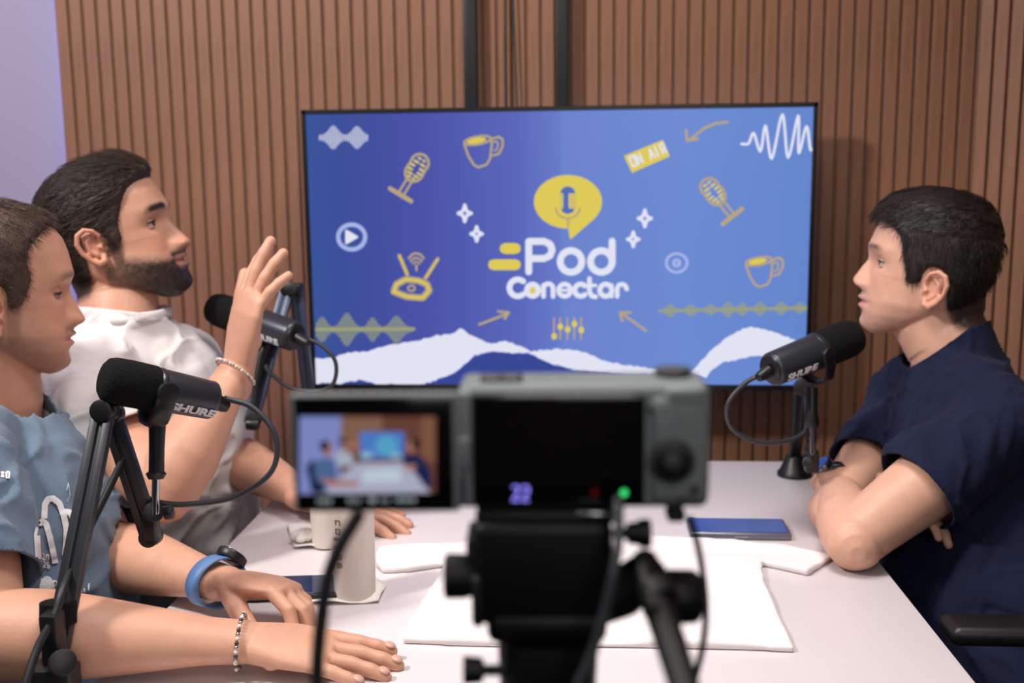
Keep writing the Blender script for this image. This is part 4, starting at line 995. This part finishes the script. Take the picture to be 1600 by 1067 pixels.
obj('mount_post', MB().tube([D(1269, 668, 1.555), D(1268, 660, 1.555), D(1268, 640, 1.555), D(1268, 606, 1.56)], [.0085, .0115, .0085, .0095], 16), BLK, st)
cable('grey cable looping below the microphone on the right', [D(1200, 582, 1.52), D(1165, 598, 1.52), D(1137, 632, 1.52), D(1143, 668, 1.53), D(1180, 690, 1.54), D(1225, 690, 1.55), D(1256, 676, 1.56), D(1262, 655, 1.57)], .0036, CABG)

# ================================================================== TABLE THINGS
def cloth_piece(px, name, label, cat, th=.006, amp=.006, seed=1, thing_cat=None):
    P = [T(x, y, TZ+.0012) for x, y in px]; mb = MB().prism(P, (0, 0, th)); me = remesh(mb, .004, 2)
    C = get_co(me); top_ = np.clip((C[:, 2]-(TZ+.002))/.004, 0, 1)
    w1 = vnoise(C*np.array([7, 7, 1]), seed); w2 = vnoise(C*np.array([26, 14, 1])+w1[:, None], seed+3); w3 = vnoise(C*np.array([12, 34, 1]), seed+5)
    C[:, 2] = TZ+.0008+(C[:, 2]-TZ)*.35+top_*amp*(.9+w1+.6*w2**3*2+.4*w3); C[:, 2] = np.maximum(C[:, 2], TZ+.0008); set_co(me, C)
    return obj(name, me, WHITEC, None, 'all', label=label, cat=cat, loc=sum(P, Vector())/len(P))
cloth_piece([(592, 866), (640, 862), (700, 856), (760, 848), (850, 842), (900, 850), (960, 842), (1060, 846), (1150, 850), (1230, 860), (1303, 872), (1285, 886), (1263, 900), (1190, 884), (1192, 905), (1202, 935), (1222, 980), (1243, 1019), (1150, 1016), (1000, 1012), (850, 1012), (740, 1010), (628, 1006), (636, 985), (668, 930), (690, 896), (694, 886), (640, 894), (598, 896), (586, 884)],
            'folded_tshirt', 'white t-shirt spread flat across the middle of the table', 't-shirt', seed=3)
def napkin(px, label, th=.0012, lift=.006):
    P = [T(x, y, TZ+.001) for x, y in px]; c = sum(P, Vector())/len(P); mb = MB()
    vs = [c+Z*(th)] ; n = len(P); vs = []
    for k in range(12):
        t_ = k/11
    # fan grid: rings from centre outwards, edges lift a little
    R_ = 6; per = []
    for i in range(n):
        a, b = P[i], P[(i+1) % n]
        per += [a.lerp(b, q/4) for q in range(4)]
    M_ = len(per)
    for r in range(1, R_+1):
        for k, p in enumerate(per):
            q = c.lerp(p, r/R_); q = q+Z*(lift*(r/R_)**3*(.5+.5*math.sin(k*1.3))); vs.append(q)
    top_ = [v+Z*th for v in vs]; o = len(vs); vv = vs+top_+[c, c+Z*th]; f = []
    for r in range(R_-1):
        for k in range(M_):
            a, b = r*M_+k, r*M_+(k+1) % M_; f.append((a, b, b+M_, a+M_)); f.append((a+o, a+M_+o, b+M_+o, b+o))
    for k in range(M_):
        f.append((k, (k+1) % M_, 2*o)); f.append((k+o, 2*o+1, (k+1) % M_+o)); a, b = (R_-1)*M_+k, (R_-1)*M_+(k+1) % M_; f.append((a, b, b+o, a+o))
    mb.add(vv, f); return obj('napkin', mb, PAPER, None, 'all', label=label, cat='napkin', loc=c)
napkin([(470, 905), (560, 898), (604, 915), (592, 942), (500, 946), (450, 938)], 'white paper napkin under the tall cup')
napkin([(448, 822), (540, 822), (548, 858), (460, 858)], 'white paper napkin under the farther cup')
def crumple(c, r, label):
    mb = MB().ball(c, (r, r*.8, r*.45), 20); me = remesh(mb, .003, 1); C = get_co(me); nn = get_no(me)
    C += nn*(.006*vnoise(C*90, 5)+.004*vnoise(C*200, 6))[:, None]; C[:, 2] = np.maximum(C[:, 2], TZ+.003); set_co(me, C)
    return obj('crumpled_napkin', me, PAPER, None, 'all', label=label, cat='napkin', loc=c)
crumple(T(478, 848)+Z*.012, .02, 'small crumpled white tissue left of the farther cup')
crumple(T(503, 838)+Z*.012, .015, 'crumpled bit of white tissue close beside the farther cup')
def cup(c, r0, r1, h, label, lettering):
    t = thing('paper_cup', label, 'cup', c)
    obj('cup_wall', MB().tube([c+Z*.003, c+Z*.0045, c+Z*h, c+Z*h, c+Z*.006], [r0, r0+.0005, r1, r1-.001, r0-.001], 40), PAPERC, t)
    ob = MB(); 
    P = [c+Z*h+Vector((r1*math.cos(2*PI*k/32), r1*math.sin(2*PI*k/32), 0)) for k in range(33)]; ob.tube(P, .0016, 8, cap=False)
    obj('rim', ob, PAPERC, t)
    if lettering:
        mb = MB(); class_ = _S(); glyphs(class_, lettering, (0, 0), (.0115, 0), (0, .012), 1)
        for st_ in class_.st:
            pts = []
            for (u_, v_) in st_:
                zz = .11-u_; rr = r0+(r1-r0)*zz/h+.0008; th_ = -1.45-(v_-.006)/rr*1.0 if False else math.radians(-112)+(.012-v_)/rr*-1
                pts.append(c+Vector((rr*math.cos(th_), rr*math.sin(th_), zz)))
            if len(pts) > 1: mb.tube(pts, .0008, 6)
        obj('lettering', mb, INK, t, 'all')
    return t
cup(T(555, 930), .0265, .0285, .135, 'tall white paper cup with grey vertical lettering, nearest the middle of the table', 'coffee')
cup(T(512, 853), .022, .026, .12, 'second tall white paper cup half hidden behind the first cup', '')
def phone(c, d, L_, W_, th, label, cm, sm, cam_=False):
    d = unit(d); s = Z.cross(d); rot = Matrix((d, s, Z)).transposed(); t = thing('smartphone', label, 'phone', c)
    obj('case', MB().box(c+Z*(th/2+.0006), (L_, W_, th), rot, .0035, 3), cm, t); obj('screen', MB().box(c+Z*(th+.0008), (L_-.008, W_-.008, .0008), rot, .0003, 1), sm, t)
    if cam_: obj('button', MB().box(c-s*(W_/2)+Z*(th*.5), (.02, .0016, .002), rot), STEEL, t)
    return t
pc = (T(1084, 832)+T(1222, 832))/2
phone(pc, T(1222, 834)-T(1084, 832), .150, .072, .011, 'smartphone in a dark blue case lying near the crossed arms', mat('silver_edge', (120, 120, 132), .3, metal=.6), mat('navy_case', (34, 62, 138), .2), True)
phone(T(462, 924), (1, .12, 0), .145, .070, .009, 'dark smartphone lying next to the tall cup and the curled hand', BLK, mat('dark_screen', (38, 52, 84), .08))

# ================================================================== CAMERA IN THE FOREGROUND
dC = .53
t = thing('camera', 'grey mirrorless video camera seen from behind in the middle foreground', 'camera', D(905, 800, dC))
K_ = dC/F
def cb(px0, py0, px1, py1, d0, d1, bev=.002, seg=2):
    """box whose back face covers the given pixel rectangle at depth d0, going forward to d1"""
    a = D(px0, py0, d0); b = D(px1, py1, d0); c = D((px0+px1)/2, (py0+py1)/2, d0)
    w_ = abs(px1-px0)*d0/F; h_ = abs(py1-py0)*d0/F; rot = CROT
    fw_ = CROT @ Vector((0, 1, 0)); return c + fw_*((d1-d0)/2), (w_, abs(d1-d0), h_), rot, bev, seg
# the camera stands level; its own axes
cy = math.radians(2.5); CROT = Matrix.Rotation(cy, 3, 'Z')
body = MB().box(*cb(716, 601, 1110, 799, dC, dC+.042, .005, 4))
ca = obj('camera_body', body, CAMG, t)
obj('grip', MB().box(*cb(1012, 614, 1112, 796, dC-.004, dC+.050, .007, 4)), CAMG, t)
obj('thumb_rest', MB().box(*cb(1040, 606, 1104, 640, dC-.008, dC, .003, 3)), CAMG, t)
obj('rear_panel', MB().box(*cb(738, 616, 1008, 794, dC-.0015, dC+.006, .002, 3)), GLOSS, t)
obj('hinge', MB().box(*cb(712, 612, 738, 796, dC-.004, dC+.004, .002, 3)).box(*cb(716, 684, 736, 736, dC-.008, dC, .002)), CAMG, t)
obj('hinge_slot', MB().box(*cb(718, 622, 726, 676, dC-.0048, dC-.003, .0005, 1)).box(*cb(718, 742, 726, 790, dC-.0048, dC-.003, .0005, 1)), CAMD, t)
fwc = CROT @ Vector((0, 1, 0)); ztop = (D(913, 700, dC)+Z*(99*dC/F)).z
def ctop(px, fwd): q = D(px, 601, dC) + fwc*fwd; return Vector((q.x, q.y, ztop))
obj('hot_shoe', MB().box(ctop(782, .016), (.0225, .020, .0024), CROT, .0008), BLKM, t)
for x_ in (766, 797): obj('shoe_rail', MB().box(ctop(x_, .012)+Z*.0016, (.008, .010, .0014), CROT, .0004), mat('shoe_metal', (120, 118, 112), .4, metal=.6), t)
obj('top_dial', MB().cyl(ctop(1060, .022)-Z*.001, ctop(1060, .022)+Z*.0042, .0098, 36, .001), CAMD, t)
for k in range(12): pass
fwc = CROT @ Vector((0, 1, 0)); upc = Z; rtc = CROT @ Vector((1, 0, 0))
wc = D(1051, 720, dC-.004)
wh = obj('control_wheel', MB().cyl(wc+fwc*.001, wc-fwc*.0035, .0096, 36, .0012), BLK, t)
obj('wheel_button', MB().cyl(wc-fwc*.003, wc-fwc*.0045, .0040, 28, .0006), CAMD, wh)
obj('wheel_surround', MB().cyl(wc+fwc*.002, wc-fwc*.0008, .0118, 36, .0006), CAMD, t)
for (x, y, r_) in ((1023, 640, .0035), (1086, 764, .0022), (1070, 780, .002)): q = D(x, y, dC-.004); obj('button', MB().cyl(q+fwc*.001, q-fwc*.0012, r_, 18, .0004), CAMD, t)
# lettering on the back plate edge
fwc = CROT @ Vector((0, 1, 0)); tx = MB()
for x in (836, 842, 848, 854, 860, 874, 880, 886): tx.box(ctop(x, .018)+Z*.0001, (.0012, .003, .0003), CROT)
obj('model_lettering', tx, CAMD, ca, False)
BL = mat('violet_digits', (140, 130, 250), .4, emit=2.2, noise_amt=0); GR = mat('green_led', (60, 235, 120), .4, emit=1.6, noise_amt=0); RD = mat('red_led', (120, 10, 14), .4, emit=.5, noise_amt=0)
def onplane(px, py, P0, nrm_):
    d = ray(px, py); o = Vector((0, 0, CH)); return o + d*((P0-o).dot(nrm_)/d.dot(nrm_))
def CP(x, y, lay=0): return onplane(x, y, D(873, 703, dC-.0015)-fwc*(.0006+.0002*lay), fwc)
dg_ = MB(); S2 = _S(); glyphs(S2, '22', (801, 760), (15, 0), (0, 22), 1)
for st_ in S2.st: dg_.tube([CP(*p) for p in st_], .00055, 6)
obj('digits', dg_, BL, t, 'all')
obj('status_led', MB().ball(CP(975, 770), .0018, 12), GR, t, 'all'); obj('record_led', MB().ball(CP(929, 769), .0016, 12), RD, t, 'all')
# flip screen
dL = .505
fl = obj('flip_screen', MB().box(*cb(455, 613, 718, 804, dL, dL+.006, .002, 3)), CAMG, t)
obj('screen_glass', MB().box(*cb(460, 619, 708, 802, dL-.0007, dL+.002, .0008, 2)), GLOSS, fl)
def LP(px, py, lay=0): return onplane(px, py, D(584, 710.5, dL-.0007)-fwc*(.0003+.00008*lay), fwc)
Vc = lambda x, y: (440+x/3.81, 560+y/3.81)
class LInk(Ink):
    pass
def lk(lay): 
    i = Ink(Vc, LP, lay, dL/F/3.81); return i
def scol(n_, rgb, e=.9): return mat('display_'+n_, rgb, .5, emit=e, noise_amt=0)
def lpoly(n_, rgb, lay, *pl):
    for p in pl: i_ = lk(lay); i_.poly(p); i_.done(n_, scol(n_, rgb), fl)
def ell(cx, cy, rx, ry, n=14): return [(cx+rx*math.cos(2*PI*k/n), cy+ry*math.sin(2*PI*k/n)) for k in range(n)]
lpoly('picture_wall', (112, 70, 58), 0, [(105, 345), (918, 345), (918, 800), (105, 808)])
lpoly('picture_wall_light', (140, 104, 84), 1, [(355, 345), (600, 345), (600, 540), (355, 540)])
lpoly('picture_wall_right', (136, 92, 70), 1, [(830, 345), (918, 345), (918, 620), (830, 600)])
lpoly('picture_plain_wall', (138, 148, 212), 1, [(105, 345), (355, 345), (350, 805), (105, 808)])
lpoly('picture_table', (186, 188, 212), 2, [(450, 622), (730, 615), (800, 690), (885, 800), (270, 806), (300, 740)])
lpoly('picture_shirt_on_table', (206, 222, 236), 3, [(490, 665), (700, 655), (720, 735), (480, 740)])
lpoly('picture_television', (84, 132, 216), 3, [(465, 438), (730, 436), (728, 592), (470, 600)])
lpoly('picture_television_glow', (96, 176, 222), 4, ell(625, 520, 70, 62))
lpoly('picture_clouds', (160, 210, 228), 5, ell(505, 575, 40, 18), ell(680, 580, 36, 14))
lpoly('picture_chair', (32, 40, 78), 3, [(145, 640), (190, 600), (240, 640), (260, 800), (180, 800)])
lpoly('picture_blue_shirt', (84, 112, 156), 4, [(190, 620), (260, 590), (320, 610), (330, 720), (260, 760), (200, 720)])
lpoly('picture_white_shirt', (182, 190, 206), 3, [(310, 560), (380, 545), (425, 580), (430, 640), (330, 640)])
lpoly('picture_faces', (186, 126, 112), 5, ell(272, 540, 30, 40), ell(375, 510, 26, 28), ell(435, 530, 14, 40), ell(772, 525, 26, 36), [(230, 710), (300, 722), (460, 735), (460, 760), (280, 762)])
lpoly('picture_hair', (46, 34, 38), 6, ell(255, 520, 28, 34), ell(362, 492, 26, 18), ell(800, 508, 28, 32))
lpoly('picture_navy_shirt', (32, 40, 84), 4, [(720, 590), (780, 565), (840, 590), (880, 650), (900, 770), (850, 760), (790, 670), (730, 640)])
lpoly('picture_forearm', (196, 142, 124), 6, [(730, 640), (800, 630), (790, 662), (745, 672)])
lpoly('picture_readout', (150, 160, 164), 2, *[[(x, y), (x+w_, y), (x+w_, y+26), (x, y+26)] for x, y, w_ in ((212, 838, 14), (232, 838, 30), (270, 838, 28), (392, 832, 30), (430, 832, 12), (452, 832, 16), (590, 832, 18), (622, 832, 14), (680, 828, 36), (724, 828, 36), (768, 828, 30), (210, 782, 60))], ell(540, 842, 24, 20))
obj('strap_ring', MB().tube([D(902, 806, dC-.002), D(910, 803, dC-.004), D(940, 803, dC-.004), D(958, 806, dC-.002)], .0012, 8, round_=True), STEEL, t, 'all')

# ================================================================== TRIPOD
TRI = mat('tripod_black', (7, 7, 8), .5, spec=.3); BLK_ = BLK; BLK = TRI
dT = .545
t = thing('tripod', 'black video tripod with fluid head and pan handle under the camera', 'tripod', Vector((D(855, 1000, dT).x, D(855, 1000, dT+.01).y, 0)))
def tb(px0, py0, px1, py1, d0, d1, bev=.003, seg=3): return cb(px0, py0, px1, py1, d0, d1, bev, seg)
obj('quick_plate', MB().box(*tb(742, 800, 962, 822, dT-.015, dT+.05)), BLK, t)
obj('fluid_head', MB().box(*tb(740, 815, 958, 985, dT-.015, dT+.045, .006)).box(*tb(760, 960, 950, 1012, dT-.012, dT+.04, .006)), BLK, t)
obj('head_side', MB().box(*tb(728, 840, 745, 905, dT-.01, dT+.02, .002)).box(*tb(736, 900, 756, 985, dT-.012, dT+.03, .003)), BLKM, t)
k1 = D(694, 900, dT); k2 = D(738, 900, dT)
obj('tilt_knob', MB().tube([k1, k1+(k2-k1)*.08, k1+(k2-k1)*.75, k2], [.0095, .0120, .0118, .0105], 24), BLK, t)
q1 = D(958, 833, dT); q2 = D(1016, 833, dT)
obj('lock_knob', MB().tube([q1, q1.lerp(q2, .35), q1.lerp(q2, .38), q1.lerp(q2, .7), q1.lerp(q2, .72), q2], [.003, .003, .0055, .0065, .0078, .0075], 18), BLK, t)
obj('head_arm', MB().tube([D(935, 930, dT+.005), D(975, 925, dT), D(1005, 900, dT-.005)], [.016, .013, .012], 18, round_=True).ball(D(1012, 900, dT-.005), .0105, 18), BLK, t)
h1 = D(1040, 932, dT+.01); h2 = D(1092, 932, dT+.01)
obj('drag_knob', MB().tube([h1-RT*.012, h1, h1.lerp(h2, .1), h1.lerp(h2, .85), h2], [.010, .0135, .0145, .0142, .012], 28), BLK, t)
hd = MB().tube([D(1008, 880, dT-.012), D(1018, 915, dT-.02), D(1040, 980, dT-.045), D(1070, 1075, dT-.08), D(1090, 1150, dT-.10)], [.0075, .0085, .0078, .0072, .0072], 18, round_=True)
pan = obj('pan_handle', hd, BLK, t, 'all')
obj('handle_highlight_ring', MB().tube([D(1026, 915, dT-.024), D(1034, 938, dT-.031)], [.0092, .0090], 18), BLKM, pan)
cc_ = Vector((t.location.x, t.location.y, 0))
zt = D(860, 1012, dT).z; obj('head_base', MB().tube([cc_+Z*(zt+.004), cc_+Z*(zt-.004), cc_+Z*(zt-.03), cc_+Z*(zt-.045)], [.026, .027, .026, .024], 28), BLK, t)
k3 = D(724, 1047, dT); k4 = D(790, 1047, dT)
obj('pan_knob', MB().tube([k3, k3.lerp(k4, .45), k3.lerp(k4, .5), k4], [.0075, .0065, .003, .003], 18), BLK, t)
obj('centre_column', MB().cyl(cc_+Z*(zt-.04), cc_+Z*.62, .014, 20), BLK, t)
obj('spider', MB().cyl(cc_+Z*.93, cc_+Z*.87, .032, 24, .004), BLK, t)
for k in range(3):
    a = math.radians(90+120*k); dv = Vector((math.cos(a), math.sin(a), 0)); top_ = cc_+Z*.89+dv*.03; ft = cc_+dv*.36+Z*.02
    lg = obj('leg', MB().cyl(top_, top_.lerp(ft, .55), .013, 16).cyl(top_.lerp(ft, .5), ft, .0095, 16), BLK, t)
    obj('foot', MB().ball(ft-Z*.003, .016, 14), RUB, lg, 'all')
BLK = BLK_
# cables around the camera
cable('thick black cable curving down from behind the flip screen', [D(562, 800, .50), D(552, 818, .50), D(530, 855, .50), D(512, 905, .50), D(503, 960, .50), D(497, 1020, .50), D(495, 1075, .50), D(496, 1150, .50)], .0034, BLKM)
cable('grey cable running down the front of the tripod head', [D(966, 778, .515), D(967, 800, .512), D(966, 850, .505), D(958, 900, .50), D(944, 960, .50), D(926, 1020, .50), D(900, 1080, .50), D(880, 1150, .50)], .0026, CABG)
cable('thin black cable bowing out right of the tripod head', [D(1078, 808, .56), D(1086, 835, .56), D(1094, 870, .56), D(1101, 920, .555), D(1103, 960, .55), D(1098, 1010, .55), D(1086, 1060, .55), D(1070, 1130, .55)], .0019, BLKM)
obj('cable_plug', MB().box(*cb(1043, 797, 1072, 818, dC+.01, dC+.022, .002)), BLKM, None, label='small black plug under the camera\'s right side', cat='plug', loc=D(1058, 808, dC+.01)) if False else obj('cable_plug', MB().box(*cb(1043, 797, 1072, 818, dC+.01, dC+.022, .002)), BLKM, bpy.data.objects['camera'])

# ================================================================== CHAIRS
def office_chair(c, yaw, label, arms=True):
    R_ = Matrix.Rotation(yaw, 3, 'Z'); q = lambda x, y, z: c + R_ @ Vector((x, y, z))
    t = thing('office_chair', label, 'chair', c, 'office chairs round the table')
    obj('seat', MB().box(q(0, 0, .435), (.48, .48, .06), R_, .022, 3), mat('chair_fabric', (30, 30, 34), .9), t)
    bk = MB(); rb = R_ @ Matrix.Rotation(-.12, 3, 'Y'); bk.box(q(-.285, 0, .74), (.05, .44, .50), rb, .022, 3)
    obj('backrest', bk, mat('chair_back', (22, 24, 32), .85), t)
    obj('back_support', MB().tube([q(-.1, 0, .40), q(-.28, 0, .42), q(-.33, 0, .60)], [(.03, .008)]*3, 12, side=R_ @ Vector((0, 1, 0)), round_=True), BLK, t)
    if arms:
        for k in (-1, 1):
            ar = obj('armrest', MB().box(q(.09, .24*k, .748), (.26, .055, .024), R_, .01, 3), BLK, t)
            obj('armrest_post', MB().tube([q(.04, .20*k, .42), q(.04, .245*k, .44), q(.06, .24*k, .738)], [(.02, .008)]*3, 12, side=R_ @ Vector((1, 0, 0)), round_=True), BLK, ar)
    obj('gas_post', MB().cyl(q(0, 0, .41), q(0, 0, .09), .025, 20), GUN, t)
    for k in range(5):
        a = 2*PI*k/5+.3; dv = R_ @ Vector((math.cos(a), math.sin(a), 0)); e = c+dv*.28
        lg = obj('base_arm', MB().tube([c+Z*.10, e+Z*.065], [(.026, .016), (.018, .011)], 12, side=Z.cross(dv)), BLK, t)
        ct = Z.cross(dv); obj('caster', MB().cyl(e+Z*.027-ct*.02, e+Z*.027+ct*.02, .027, 18, .004), RUB, lg)
    return t
office_chair(Vector((right['pelvis'].x+.04, right['pelvis'].y, 0)), PI, 'black office chair under the man in navy')
office_chair(Vector((front['pelvis'].x-.04, front['pelvis'].y-.02, 0)), .05, 'black office chair under the man in blue', False)
rp = rear['pelvis']; office_chair(Vector((rp.x-.06, rp.y+.03, 0)), -.32, 'black office chair under the bearded man', False)
